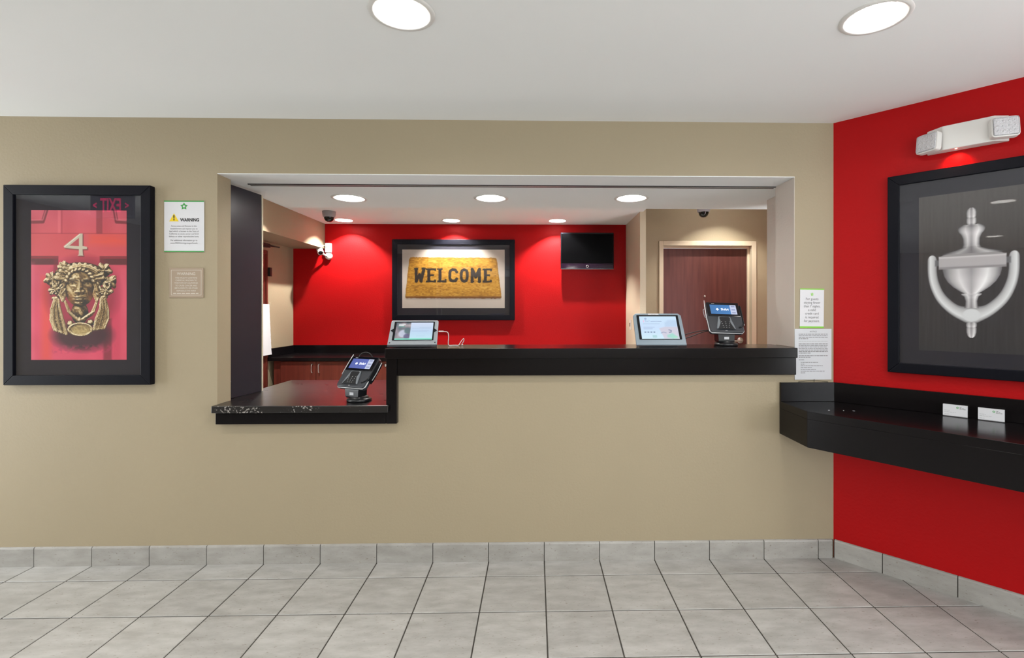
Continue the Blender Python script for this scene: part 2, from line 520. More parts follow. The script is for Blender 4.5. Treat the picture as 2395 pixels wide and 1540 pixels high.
p0 = Vector((XC, 0, 0)); p1 = RED_END
g = G().prism([(p0.x, p0.y), (p1.x, p1.y), (p1.x - RN.x * 0.1, p1.y - RN.y * 0.1), (p0.x + 0.02, p0.y - RN.y * 0.1 + 0.03)], 0, ZC)
struct(g.build('wall_right', 'red'))
def window_wall(name, wname, mtx, length, w0, w1, z0, z1):
    '''wall along local x (0..length), room on the local +y side, with a glazed opening'''
    def put(o): o.data.transform(mtx); return o
    g = G()
    g.box(0, w0, -0.1, 0, 0, ZC); g.box(w1, length, -0.1, 0, 0, ZC); g.box(w0, w1, -0.1, 0, 0, z0); g.box(w0, w1, -0.1, 0, z1, ZC)
    struct(put(g.build(name, 'beige_far')))
    win = struct(put(G().box(w0, w1, -0.07, -0.03, z0, z0 + 0.05).build(wname, 'dark_metal')))
    put(G().box(w0, w1, -0.07, -0.03, z1 - 0.05, z1).build('frame_rail', 'dark_metal', win))
    n = 3
    for k in range(n + 1):
        xx = w0 + (w1 - w0 - 0.05) * k / n
        put(G().box(xx, xx + 0.05, -0.07, -0.03, z0 + 0.05, z1 - 0.05).build('mullion', 'dark_metal', win))
        if k < n:
            x2 = w0 + (w1 - w0 - 0.05) * (k + 1) / n
            put(G().box(xx + 0.05, x2, -0.054, -0.046, z0 + 0.05, z1 - 0.05).build('pane', 'glass', win))
    pt = bpy.data.lights.new('window_portal', 'AREA'); pt.shape = 'RECTANGLE'; pt.size = w1 - w0; pt.size_y = z1 - z0
    pt.cycles.is_portal = True
    po = bpy.data.objects.new('window_portal', pt); C.objects.link(po); po.parent = win
    po.matrix_local = mtx @ Matrix.Translation(((w0 + w1) / 2, -0.09, (z0 + z1) / 2)) @ Matrix.Rotation(PI / 2, 4, 'X')
window_wall('wall_front', 'added_window_1', Matrix.Translation((LX - 0.1, LY, 0)), RX - LX + 0.2, -0.4 - LX + 0.1, 3.0 - LX + 0.1, 1.15, 2.40)  # unseen glazing behind the camera, added to fill the lobby with light
window_wall('wall_lobby_right', 'added_window_2', Matrix.Translation((RX, LY, 0)) @ Matrix.Rotation(PI / 2, 4, 'Z'), RED_END.y - LY, 2.75, RED_END.y - LY - 0.15, 0.06, 2.40)  # added glazing out of view, brightens the ceiling from the right
window_wall('wall_left', 'added_window_3', Matrix.Translation((LX, 0.12, 0)) @ Matrix.Rotation(-PI / 2, 4, 'Z'), 0.12 - LY, 0.30, 2.0, 0.06, 2.40)  # unseen glazing added by the left exit to lift the ceiling

# office walls
g = G().box(XL - 0.1, 1.18, YB, YB + 0.1, 0, ZO)
struct(g.build('wall_office_back', 'red'))
g = G().box(XL - 0.1, XL, 0.12, YB, 0, ZO)
struct(g.build('wall_office_left', 'beige'))
g = G().box(XL, -2.551, 0.9, YB, ZS, ZO)
struct(g.build('wall_office_bulkhead', 'beige'))
ZA, AY = 2.72, 2.30          # higher ceiling in the door alcove
g = G().box(1.117, 1.18, 2.489, YB, 0, ZA)
struct(g.build('wall_office_partition', 'cream'))
DY = 3.0
g = G()
g.box(1.18, 1.470, DY, DY + 0.12, 0, ZA)
g.box(2.560, 2.80, DY, DY + 0.12, 0, ZA)
g.box(1.470, 2.560, DY, DY + 0.12, 2.165, ZA)
struct(g.build('wall_office_door', 'beige'))
g = G().box(2.80, 2.9, 0.3, DY + 0.12, 0, ZA)
struct(g.build('wall_office_right', 'beige'))

# ceilings
vs, fs = face_with_holes([(LX, LY), (RX, LY), (RED_END.x, RED_END.y), (XC, 0), (LX, 0)], [(x, y, HOLE) for x, y in LOBBY_LIGHTS], ZC)
g = G().add(vs, fs)
ceiling = struct(g.build('ceiling', 'ceiling'))
vs, fs = face_with_holes([(XL, 0.12), (2.8, 0.12), (2.8, AY), (1.15, AY), (1.15, YB), (XL, YB)], [(x, y, HOLE) for x, y in OFFICE_LIGHTS[:-1]], ZO)
g = G().add(vs, fs)
vs, fs = face_with_holes([(1.15, AY), (2.8, AY), (2.8, DY + 0.1), (1.15, DY + 0.1)], [(*OFFICE_LIGHTS[-1], HOLE)], ZA)
g.add(vs, fs)
g.add([(1.15, AY, ZO), (2.8, AY, ZO), (2.8, AY, ZA), (1.15, AY, ZA)], [(0, 1, 2, 3)])
g.add([(1.15, AY, ZO), (1.15, 2.49, ZO), (1.15, 2.49, ZA), (1.15, AY, ZA)], [(0, 1, 2, 3)])
struct(g.build('ceiling_office', 'ceiling'))
# soffit box over the counter
vs, fs = face_with_holes([(-1.745, 0.0), (1.578, 0.0), (1.578, 0.215), (2.8, 0.215), (2.8, 0.878), (-1.812, 0.878), (-1.812, 0.12), (-1.745, 0.12)], [(x, y, HOLE) for x, y in SOFFIT_LIGHTS], ZS)
g = G().add(vs, fs)
g.add([(-1.745, 0.0005, ZS), (1.462, 0.0005, ZS), (1.462, 0.0005, ZS + 0.004), (-1.745, 0.0005, ZS + 0.004)], [(0, 1, 2, 3)])
g.add([(-1.812, 0.878, ZS), (2.8, 0.878, ZS), (2.8, 0.878, ZO), (-1.812, 0.878, ZO)], [(3, 2, 1, 0)])
g.add([(-1.812, 0.12, ZS), (-1.812, 0.878, ZS), (-1.812, 0.878, ZO), (-1.812, 0.12, ZO)], [(0, 1, 2, 3)][::-1])
struct(g.build('ceiling_soffit', 'ceiling'))

# baseboards ---------------------------------------------------------
def base_mesh(w):
    g = G()
    pr = [(0, 0), (-0.0105, 0), (-0.0105, 0.094), (-0.0085, 0.1005), (-0.004, 0.1035), (0, 0.104)]   # (y, z)
    n = len(pr)
    vs = [(-w / 2, y, z) for y, z in pr] + [(w / 2, y, z) for y, z in pr]
    fs = [tuple(range(n)), tuple(range(2 * n - 1, n - 1, -1))] + [(i, i + n, (i + 1) % n + n, (i + 1) % n) for i in range(n)]
    g.add(vs, fs)
    me = g.mesh('baseboard_tile'); me.materials.append(M['base_tile'])
    bm = bmesh.new(); bm.from_mesh(me); bmesh.ops.recalc_face_normals(bm, faces=bm.faces); bm.to_mesh(me); bm.free()
    return me
g = G().box(LX, XC - 0.008, -0.006, 0.0, 0, 0.1015)
bb = struct(g.build('baseboard_back', 'grout'))
full = base_mesh(TILE - 0.004)
for i in range(-13, 5):
    o = link('baseboard_tile', full, None, bb); o.location = (GX + (i + 0.5) * TILE, 0, 0)
x0 = GX + 5 * TILE
w = XC - 0.0105 - x0
o = link('baseboard_tile', base_mesh(w - 0.004), None, bb); o.location = (x0 + w / 2, 0, 0)
bb2 = bpy.data.objects.new('baseboard_right', G().box(0.004, RED_LEN, -0.006, 0.0, 0, 0.1015).mesh('baseboard_right'))
bb2.data.materials.append(M['grout']); C.objects.link(bb2); struct(bb2)
bb2.location = (XC, 0, 0); bb2.rotation_euler = (0, 0, -ANG)
s0 = 0.235
o = link('baseboard_tile', base_mesh(s0 - 0.010), None, bb2); o.location = (0.008 + (s0 - 0.010) / 2, 0, 0)
k = 0
while s0 + (k + 1) * TILE < RED_LEN:
    o = link('baseboard_tile', full, None, bb2); o.location = (s0 + (k + 0.5) * TILE, 0, 0); k += 1

# ------------------------------------------------------------------ downlights
def lens_light(x, y, z, lens, name, label, group):
    t = thing(name, label, 'ceiling light', (x, y, z), group=group)
    G().lathe([(0.093, 0.0), (0.093, -0.003), (0.104, -0.0055), (0.114, -0.003), (0.116, 0.0)], 40).build('trim_ring', 'trim_ring', t)
    G().lathe([(0.0935, 0.0), (0.090, 0.03), (0.086, 0.045), (0.0, 0.047)], 40).build('reflector', 'reflector', t)
    G().lathe([(0.0, 0.030), (0.086, 0.030)], 40, smooth=False).build('lens', lens, t)
    return t

def spot_light(x, y, z, watts, name, label, group):
    t = thing(name, label, 'ceiling light', (x, y, z), group=group)
    G().lathe([(0.095, 0.0), (0.095, -0.003), (0.103, -0.005), (0.112, -0.003), (0.114, 0.0)], 40).build('trim_ring', 'trim_ring', t)
    G().lathe([(0.0955, 0.0), (0.0955, 0.05), (0.075, 0.12), (0.0, 0.15)], 40).build('reflector', 'reflector', t)
    G().lathe([(0.0, 0.106), (0.03, 0.110), (0.042, 0.125), (0.03, 0.14)], 24).build('bulb', 'bulb', t)
    ld = bpy.data.lights.new('lamp', 'SPOT')
    ld.energy = watts; ld.spot_size = math.radians(150); ld.spot_blend = 0.3; ld.shadow_soft_size = 0.018; ld.color = LAMP_COL
    lo = bpy.data.objects.new('lamp', ld); C.objects.link(lo); lo.parent = t; lo.location = (0, 0, 0.094)
    return t

for i, (x, y) in enumerate(LOBBY_LIGHTS):
    lab = ['large round recessed downlight in lobby ceiling, above the counter opening, left of the two',
           'large round recessed downlight in lobby ceiling near the red wall'][i] if i < 2 else 'round recessed downlight in the lobby ceiling, out of the picture'
    lens_light(x, y, ZC, 'lobby_lens', 'downlight', lab, 'lobby downlights' if i < 2 else 'lobby downlights out of view')
for (x, y), w in zip(SOFFIT_LIGHTS, ('above the dark shutter panel, leftmost of three', 'above the left tablet, middle of three', 'above the right tablet, rightmost of three')):
    lens_light(x, y, ZS, 'soffit_lens', 'downlight', 'round recessed downlight in counter soffit, ' + w, 'soffit downlights')
for i, (x, y) in enumerate(OFFICE_LIGHTS):
    lab = ['small office downlight beside the white dome camera', 'small office downlight above the welcome picture', 'small office downlight beside the television'][i] if i < 3 else 'small office downlight hidden above the soffit'
    spot_light(x, y, ZO if i < 6 else ZA, OFFICE_SPOT * (1 if i < 6 else 0.55), 'downlight', lab, 'office downlights' if i < 3 else 'office downlights out of view')

# ------------------------------------------------------------------ counters
t = thing('low_counter', 'low black service counter with worn chipped front edge, left of the raised bar', 'counter', (-1.25, 0, 0.0))
def W(o, t):      # geometry written in world coordinates, moved into the thing's frame
    o.data.transform(Matrix.Translation(-Vector(t.location))); return o
W(G().prism([(-1.742, -0.058), (-0.797, -0.058), (-0.797, -0.032), (-0.816, -0.032), (-0.816, 0.25), (1.40, 0.25), (1.40, 0.945), (-1.805, 0.945), (-1.805, 0.122), (-1.744, 0.122)], 0.8385, 0.877, bev=0.003, seg=2).build('worktop', 'black_worn', t), t)
W(G().box(-1.734, -0.816, -0.034, -0.0015, 0.773, 0.838, bev=0.002).build('apron', 'black', t), t)
for xx in (-1.70, 1.30):
    W(G().box(xx, xx + 0.05, 0.30, 0.90, 0.001, 0.838).build('support_panel', 'cab_wood', t), t)

t = thing('high_counter', 'raised black bar counter carrying the tablets', 'counter', (0.3, 0, 0.0))
W(G().box(-0.814, 1.449, -0.058, 0.252, 1.1305, 1.1855, bev=0.003).build('worktop', 'black', t), t)
W(G().box(-0.7555, 1.455, -0.030, -0.0015, 1.034, 1.130, bev=0.002).build('apron', 'black', t), t)
W(G().box(-0.814, -0.7565, -0.034, 0.21, 0.773, 1.130, bev=0.002).build('end_board', 'black', t), t)

# shutter panel at the left jamb and its ceiling track
t = thing('folding_shutter', 'tall dark shutter panel folded against the left side of the opening', 'panel', (-1.792, 0.14, 0.8775), (0, 0, -0.13))
G().box(-0.011, 0.011, 0.0, 0.30, 0.0, 1.252, bev=0.003).build('leaf', 'panel', t)
G().box(-0.013, 0.013, 0.302, 0.312, 0.002, 1.250, bev=0.002).build('edge_strip', 'cream', t)
G().lathe([(0, 0.0), (0.004, 0.0008), (0.004, 0.0), (0, 0)], 10, mat=Matrix.Translation((0.0112, 0.03, 0.1)) @ Matrix.Rotation(PI / 2, 4, 'Y')).build('screw', 'steel', t)
t = thing('shutter_track', 'dark double track for the shutter along the top of the opening', 'track', (0, 0.225, ZS))
for yy in (-0.018, 0.012):
    G().box(-1.70, 1.458, yy, yy + 0.010, -0.0045, -0.0003).build('rail', 'black_plastic', t)
G().box(-1.70, 1.458, -0.0075, 0.0115, -0.0025, -0.0003).build('channel', 'trim_ring', t)

# ------------------------------------------------------------------ back counter and cabinets
t = thing('back_worktop', 'black worktop with upstand along the red back wall of the office', 'worktop', (-1.0, 2.98, 0.84))
W2 = lambda o: (o.data.transform(Matrix.Translation(-Vector(t.location))), o)[1]
W2(G().box(XL + 0.002, 1.112, 2.690, YB - 0.003, 0.8405, 0.878, bev=0.003).build('slab', 'black', t))
W2(G().box(XL + 0.022, 1.112, YB - 0.022, YB - 0.003, 0.8785, 0.972, bev=0.002).build('upstand', 'black', t))
W2(G().box(XL + 0.002, XL + 0.021, 2.700, YB - 0.003, 0.8785, 0.972, bev=0.002).build('upstand', 'black', t))

cab_x = [-2.791, -2.010, -1.229, -0.448, 0.333]
cab_labels = ['dark red cabinet with two steel bar handles under the back worktop', 'dark red cabinet with a small round lock beside the bar counter end']
def cabinet(x0, w, label, grp, lock):
    t = thing('base_cabinet', label, 'cabinet', (x0, 2.74, 0.0), group=grp)
    G().box(0.001, w - 0.001, 0.0, 0.55, 0.09, 0.839).build('body', 'cab_wood', t)
    G().box(0.001, w - 0.001, 0.05, 0.55, 0.001, 0.089).build('plinth', 'black', t)
    for s in (0, 1):
        a, b = (0.003, w / 2 - 0.002) if s == 0 else (w / 2 + 0.002, w - 0.003)
        d = G().box(a, b, -0.020, -0.001, 0.10, 0.832, bev=0.002).build('door', 'cab_wood', t)
        if not lock:
            hx = w / 2 + (-0.038 if s == 0 else 0.038)
            G().tube(spline([(hx, -0.019, 0.710), (hx, -0.045, 0.716), (hx, -0.050, 0.756), (hx, -0.045, 0.796), (hx, -0.019, 0.802)], 6), 0.0055, 8).build('handle', 'steel', d)
        elif s == 0:
            G().lathe([(0, 0.012), (0.011, 0.012), (0.013, 0.006), (0.014, 0)], 20, mat=Matrix.Translation((b - 0.02, -0.020, 0.788)) @ Matrix.Rotation(PI / 2, 4, 'X')).build('lock', 'steel', d)
for i, x0 in enumerate(cab_x):
    if i < 2: cabinet(x0, 0.778, cab_labels[i], 'office base cabinets', i == 1)
    else: cabinet(x0, 0.778, 'dark red base cabinet hidden behind the bar counter', 'office base cabinets out of view', False)
o = G().box(XL + 0.06, -2.793, 2.745, 3.29, 0.001, 0.839).build('filler_panel', 'cab_wood')
tag(o, 'narrow dark red filler panel between the office left wall and cabinets', 'panel')

# ------------------------------------------------------------------ office doors
d1 = thing('door_1', 'dark wooden office door in a cream frame, right of the television', 'door', (2.0, DY, 0))
del d1['category']; struct(d1)
G().box(-0.497, 0.513, 0.07, 0.112, 0.004, 2.125, bev=0.002).build('leaf', 'door_wood', d1)
G().box(-0.553, -0.503, -0.018, 0.12, 0.001, 2.205, bev=0.003).build('frame_post', 'cream', d1)
G().box(0.537, 0.593, -0.018, 0.12, 0.001, 2.205, bev=0.003).build('frame_post', 'cream', d1)
G().box(-0.5025, 0.5365, -0.018, 0.12, 2.150, 2.205, bev=0.003).build('frame_head', 'cream', d1)
G().box(0.514, 0.5365, 0.05, 0.112, 0.001, 2.149).build('door_stop', 'cream', d1)
G().box(-0.5025, 0.513, 0.05, 0.112, 2.128, 2.149).build('door_stop', 'cream', d1)
G().lathe([(0, 0.012), (0.010, 0.012), (0.013, 0.004), (0.014, 0)], 18, mat=Matrix.Translation((0.01, 0.070, 1.56)) @ Matrix.Rotation(PI / 2, 4, 'X')).build('peephole', 'steel', d1)
ro = G().lathe([(0, 0.010), (0.030, 0.010), (0.036, 0.004), (0.037, 0)], 28, mat=Matrix.Translation((0.435, 0.070, 1.035)) @ Matrix.Rotation(PI / 2, 4, 'X')).build('handle_rose', 'steel', d1)
G().tube(spline([(0.435, 0.07, 1.035), (0.435, 0.028, 1.035), (0.42, 0.02, 1.033), (0.33, 0.02, 1.03)], 6), 0.010, 10).build('lever', 'steel', ro)

d2 = thing('door_2', 'dark red side door seen edge-on beyond the shutter panel', 'door', (XL, 2.2, 0))
del d2['category']; struct(d2)
G().box(0.001, 0.020, 0.47, 0.50, 0.001, 2.045, bev=0.002).build('frame_post', 'cab_wood', d2)
G().box(0.001, 0.020, -0.50, -0.47, 0.001, 2.045, bev=0.002).build('frame_post', 'cab_wood', d2)
G().box(0.001, 0.020, -0.469, 0.469, 2.005, 2.045, bev=0.002).build('frame_head', 'cab_wood', d2)
G().box(0.001, 0.012, -0.468, 0.468, 0.004, 2.003).build('leaf', 'cab_wood', d2)
G().box(0.012, 0.045, 0.50, 0.54, 1.765, 1.862, bev=0.003).build('latch_box', 'dark_metal', d2)
G().box(0.002, 0.05, 0.20, 0.50, 2.075, 2.115, bev=0.004).build('closer', 'dark_metal', d2)
G().tube([(0.03, 0.45, 2.098), (0.04, 0.70, 2.105)], 0.008, 8).build('closer_arm', 'dark_metal', d2)
t = thing('hanging_paper', 'white paper hanging on the side door behind the shutter panel', 'paper', (XL + 0.021, 2.70, 1.46))
pts = []
for k in range(9):
    z = -0.55 * k / 8
    pts.append((0.006 + 0.018 * (k / 8) ** 1.2, z))
g = G()
for k in range(8):
    (a, z1), (b, z2) = pts[k], pts[k + 1]
    g.add([(a, -0.22, z1), (a + 0.004, 0.003 + a * 0.5, z1), (b + 0.004, 0.003 + b * 0.8, z2), (b, -0.22, z2),
           (a + 0.0015, -0.22, z1), (a + 0.0055, 0.003 + a * 0.5, z1), (b + 0.0055, 0.003 + b * 0.8, z2), (b + 0.0015, -0.22, z2)],
          [(0, 1, 2, 3), (7, 6, 5, 4), (1, 5, 6, 2)], False)
g.build('sheet', 'paper', t)
G().tube(spline([(0.0, 0.0, 0.02), (0.02, 0.0, 0.015), (0.02, 0.0, -0.01)], 5), 0.003, 6).build('hook', 'cream', t)

t = thing('wall_switch', 'small white wall switch on the pale partition left of the right tablet', 'switch', (1.1165, 3.0, 1.225), (PI / 2, 0, -PI / 2))
G().box(-0.035, 0.035, -0.058, 0.058, 0.0, 0.007, bev=0.002).build('plate', 'white_plastic', t)
G().box(-0.008, 0.008, -0.022, 0.022, 0.007, 0.012, bev=0.002).build('rocker', 'dark_metal', t)

# ------------------------------------------------------------------ flat prints (painted on fine grids)
def vnoise(h, w, cy, cx, seed):
    r = np.random.RandomState(seed).rand(int(h / cy) + 3, int(w / cx) + 3)
    y = np.arange(h) / cy; x = np.arange(w) / cx
    yi, xi = y.astype(int), x.astype(int)
    fy = (y - yi)[:, None]; fx = (x - xi)[None, :]
    fy = fy * fy * (3 - 2 * fy); fx = fx * fx * (3 - 2 * fx)
    a = r[yi][:, xi]; b = r[yi][:, xi + 1]; c = r[yi + 1][:, xi]; d = r[yi + 1][:, xi + 1]
    return (a * (1 - fx) + b * fx) * (1 - fy) + (c * (1 - fx) + d * fx) * fy

class Art:
    """tiny painter: coordinates are those of the sketch (x right, y down)"""
    def __init__(self, x0, y0, x1, y1, w, h, base):
        self.w, self.h = w, h
        self.X, self.Y = np.meshgrid(np.linspace(x0, x1, w), np.linspace(y0, y1, h))
        self.px = (x1 - x0) / w
        self.c = np.ones((h, w, 3)) * np.array(base, float)
    def mix(self, mask, col, a=1.0):
        m = np.clip(mask, 0, 1)[..., None] * a
        self.c = self.c * (1 - m) + (np.asarray(col, float)) * m
        return self
    def soft(self, d, s=None):      # signed distance (inside negative) to coverage
        s = s or self.px
        return np.clip(0.5 - d / (2 * s), 0, 1)
    def poly(self, pts):
        X, Y = self.X, self.Y
        ins = np.zeros(X.shape, bool); dd = np.full(X.shape, 1e9)
        n = len(pts)
        for i in range(n):
            (xa, ya), (xb, yb) = pts[i], pts[(i + 1) % n]
            if ya != yb:
                cr = ((ya > Y) != (yb > Y)) & (X < (xb - xa) * (Y - ya) / (yb - ya) + xa)
                ins ^= cr
            dd = np.minimum(dd, self.seg(xa, ya, xb, yb))
        return np.where(ins, -dd, dd)
    def seg(self, xa, ya, xb, yb):
        dx, dy = xb - xa, yb - ya
        t = np.clip(((self.X - xa) * dx + (self.Y - ya) * dy) / (dx * dx + dy * dy + 1e-9), 0, 1)
        return np.hypot(self.X - xa - t * dx, self.Y - ya - t * dy)
    def line(self, pts, wid):
        d = np.full(self.X.shape, 1e9)
        for a, b in zip(pts, pts[1:]): d = np.minimum(d, self.seg(*a, *b))
        return d - wid / 2
    def rect(self, x0, y0, x1, y1):
        return np.maximum(np.abs(self.X - (x0 + x1) / 2) - (x1 - x0) / 2, np.abs(self.Y - (y0 + y1) / 2) - (y1 - y0) / 2)
    def ell(self, cx, cy, rx, ry):
        return (np.hypot((self.X - cx) / rx, (self.Y - cy) / ry) - 1) * min(rx, ry)

def ramp(v, stops):
    ks = np.array([s[0] for s in stops]); cs = np.array([s[1] for s in stops], float)
    return np.stack([np.interp(v, ks, cs[:, i]) for i in range(3)], -1)

def knocker_head_print():
    A = Art(225, 222, 908, 1298, 232, 365, (206, 74, 92))
    X, Y, s = A.X, A.Y, A.soft
    h, w = A.h, A.w
    # painted door boards
    A.c = ramp((Y - 222) / 1076, [(0, (201, 82, 100)), (0.16, (206, 80, 92)), (0.31, (200, 66, 84)), (0.45, (205, 72, 100)), (0.7, (214, 66, 98)), (1, (208, 62, 92))])
    A.c += (vnoise(h, w, 40, 30, 3)[..., None] - 0.5) * 22
    A.mix(s(A.rect(225, 390, 908, 555), 3), (206, 78, 84), 0.6)
    A.mix(s(A.rect(640, 398, 908, 470), 22) * (0.4 + 0.6 * vnoise(h, w, 3, 22, 5)), (222, 76, 58), 0.9)
    A.mix(s(A.rect(415, 222, 436, 390), 4), (228, 112, 122), 0.5)
    A.mix(s(A.rect(437, 222, 449, 390), 3), (165, 50, 66), 0.6)
    A.mix(s(A.rect(690, 222, 734, 390), 3), (140, 46, 58), 0.75)
    for pts in ([(225, 306), (308, 304), (334, 222)], [(822, 222), (836, 303), (908, 305)]):
        A.mix(s(A.line(pts, 26), 3), (96, 22, 36), 0.75)
        A.mix(s(A.line([(x, y - 12) for x, y in pts], 8), 3), (232, 120, 132), 0.6)
    A.mix(s(A.line([(225, 388), (908, 388)], 6), 2), (150, 40, 58), 0.6)
    for x0, x1, xv in ((225, 418, 400), (716, 908, 732)):
        A.mix(s(A.rect(x0, 552, x1, 614), 4), (70, 8, 22), 0.85)
        A.mix(s(A.rect(x0, 556, x1, 570), 3), (150, 28, 48), 0.8)
        A.mix(s(A.rect(xv - 14, 560, xv + 14, 700), 7), (120, 14, 40), 0.6)
    A.mix(s(A.rect(225, 600, 245, 1298), 16), (232, 120, 140), 0.35)
    A.mix(s(A.poly([(300, 700), (360, 700), (365, 1298), (300, 1298)]), 22), (224, 66, 40), 0.55)
    A.mix(s(A.rect(742, 1000, 800, 1298), 8), (112, 16, 42), 0.75)
    A.mix(s(A.rect(860, 640, 908, 1298), 10), (216, 86, 106), 0.4)
    A.mix(s(A.ell(590, 1120, 205, 110), 26), (46, 6, 26), 0.93)
    A.mix(s(A.ell(590, 820, 260, 260), 40), (120, 10, 40), 0.6)
    A.mix(s(A.rect(380, 1195, 820, 1245), 14) * (vnoise(h, w, 5, 6, 9) > 0.55), (170, 40, 80), 0.6)
    # the figure 4
    f4 = [(592, 388), (592, 478), (624, 484), (624, 500), (592, 502), (594, 540), (598, 548), (556, 548), (564, 540), (566, 502), (462, 492), (456, 480), (572, 388)]
    A.mix(s(A.poly([(x + 7, y + 7) for x, y in f4]), 5), (70, 30, 34), 0.7)
    m4 = s(A.poly(f4), 2)
    A.mix(m4, (196, 186, 164))
    A.mix(s(A.poly([(566, 420), (566, 480), (498, 476)]), 2), (176, 66, 76))
    A.mix(s(A.line([(572, 394), (464, 484)], 5), 2) * m4, (238, 232, 214), 0.9)
    # the bronze head as relief, lit from the upper left
    H = np.full(X.shape, -60.0)
    def bump(cx, cy, rx, ry, top, base=-60.0, rot=0.0, p=0.5):
        nonlocal H
        c_, s_ = math.cos(rot), math.sin(rot)
        u = ((X - cx) * c_ + (Y - cy) * s_) / rx; v = (-(X - cx) * s_ + (Y - cy) * c_) / ry
        q = 1 - u * u - v * v
        H = np.where(q > 0, np.maximum(H, base + (top - base) * np.clip(q, 0, 1) ** p), H)
    def tube(pts, r0, r1, top):
        nonlocal H
        n = len(pts) - 1
        for i, (a, b) in enumerate(zip(pts, pts[1:])):
            d = A.seg(*a, *b); r = r0 + (r1 - r0) * (i + 0.5) / n
            q = 1 - (d / r) ** 2
            H = np.where(q > 0, np.maximum(H, top - r + r * np.sqrt(np.clip(q, 0, 1))), H)
    rnd = random.Random(4)
    bump(575, 700, 190, 105, 20, p=0.4)                       # hair mass
    for cx, cy, r in ((378, 720, 58), (465, 636, 52), (742, 655, 60), (790, 735, 50), (400, 790, 46), (760, 800, 48)):
        bump(cx, cy, r * 0.9, r * 0.8, 12, -40)
        for k in range(6):                                     # vine leaves
            a = k * 1.05 + cx * 0.013 + rnd.uniform(-0.35, 0.35); rr = r * rnd.uniform(0.3, 0.6)
            bump(cx + rr * math.cos(a), cy + rr * math.sin(a), r * 0.62, r * 0.36, 22 + rnd.random() * 30, -24, a + rnd.uniform(-0.5, 0.5))
            tube([(cx, cy), (cx + r * 0.95 * math.cos(a), cy + r * 0.95 * math.sin(a))], 4, 2.5, 44)
    for cx in (383, 745):
        for k in range(6): bump(cx + rnd.uniform(-26, 26), 800 + rnd.uniform(-26, 26), 13, 13, 44)
    for k in range(13):                                        # wavy hair
        a = PI + PI * (k + 0.5) / 13
        x1, y1 = 572 + 100 * math.cos(a), 735 + 105 * math.sin(a)
        x2, y2 = 572 + 168 * math.cos(a), 722 + 112 * math.sin(a)
        tube([(x1, y1), ((x1 + x2) / 2 + rnd.uniform(-14, 14), (y1 + y2) / 2), (x2, y2)], 15, 13, 52 + rnd.uniform(-8, 12))
    tube([(478, 668), (520, 636), (580, 626), (640, 634), (690, 662)], 19, 19, 66)     # head band
    for s_ in (-1, 1):
        for k in range(4):
            tube([(572 + s_ * (96 + 8 * k), 720 + 20 * k), (572 + s_ * (118 + 6 * k), 770 + 22 * k), (572 + s_ * (104 + 6 * k), 830 + 14 * k)], 15, 11, 40)
    for k in range(11):                                        # curls falling on the brow
        a = PI + PI * (k + 0.5) / 11
        bump(572 + 98 * math.cos(a), 745 + 98 * math.sin(a), 22, 15, 92 + rnd.uniform(-6, 8), 10, a + 0.9)
    for s_ in (-1, 1):
        for k in range(9):
            bump(572 + s_ * (112 + rnd.uniform(-8, 40)), 700 + 16 * k, 24, 13, 40 + rnd.uniform(-8, 16), -30, s_ * 0.9 + rnd.uniform(-0.5, 0.5))
    bump(572, 960, 62, 80, -5, p=0.5)                          # neck
    # face
    fx, fy = 572, 775
    u = (X - fx) / 106; v = (Y - fy) / 138
    q = 1 - u * u - np.abs(v) ** 2.3
    F = -20 + 105 * np.clip(q, 0, 1) ** 0.55
    gz = lambda cx, cy, rx, ry: np.exp(-(((X - cx) / rx) ** 2 + ((Y - cy) / ry) ** 2))
    F += 22 * np.exp(-((X - 570) / (9 + np.clip((Y - 735) / 80, 0, 1) * 12)) ** 2) * np.clip((Y - 712) / 70, 0, 1) * np.clip((822 - Y) / 16, 0, 1)
    F += 12 * gz(548, 808, 11, 10) + 12 * gz(594, 808, 11, 10) + 8 * gz(571, 812, 12, 9)
    F += 11 * gz(520, 722, 34, 9) + 11 * gz(628, 722, 34, 9)
    F -= 20 * gz(520, 746, 30, 15) + 20 * gz(630, 746, 30, 15)
    F += 13 * gz(519, 746, 19, 10) + 13 * gz(631, 746, 19, 10)
    F += 11 * gz(568, 846, 27, 7) + 10 * gz(568, 864, 24, 7) - 12 * gz(568, 855, 34, 3.2) - 9 * gz(568, 832, 14, 7) - 8 * gz(568, 880, 30, 7)
    F += 12 * gz(566, 895, 28, 13)
    F += 5 * gz(505, 800, 26, 26) + 5 * gz(640, 800, 26, 26)
    H = np.where(q > 0, np.maximum(H, F), H)
    # drapery, tassels and the oval plate
    for k in range(4):
        tube([(468 + 4 * k, 880 + 10 * k), (492 + 6 * k, 950 + 8 * k), (566, 1012 + 4 * k)], 11, 8, 34 - 3 * k)
        tube([(694 - 4 * k, 880 + 10 * k), (672 - 6 * k, 950 + 8 * k), (580, 1012 + 4 * k)], 11, 8, 34 - 3 * k)
    for k in range(6):
        tube([(390 + 6 * k, 866), (370 + 12 * k, 930), (366 + 17 * k, 1010), (392 + 17 * k, 1082 + 6 * k)], 8, 12, 40 + 5 * (k % 2))
        tube([(754 - 6 * k, 856), (774 - 11 * k, 930), (776 - 17 * k, 1000), (746 - 14 * k, 1070 + 2 * k)], 8, 11, 40 + 5 * (k % 2))
    bump(400, 856, 30, 16, 52); bump(742, 846, 32, 16, 52)
    bump(570, 1012, 20, 26, 56)
    bump(505, 1040, 24, 24, 30); bump(650, 1030, 26, 22, 30)
    e = np.hypot((X - 576) / 92, (Y - 1080) / 50)
    H = np.where(e < 1, np.maximum(H, 36 + 12 * np.exp(-((e - 0.88) / 0.09) ** 2) - 5 * np.clip(1 - e, 0, 1)), H)
    Hs = H + (vnoise(h, w, 4, 4, 8) - 0.5) * 2.5
    st = A.px
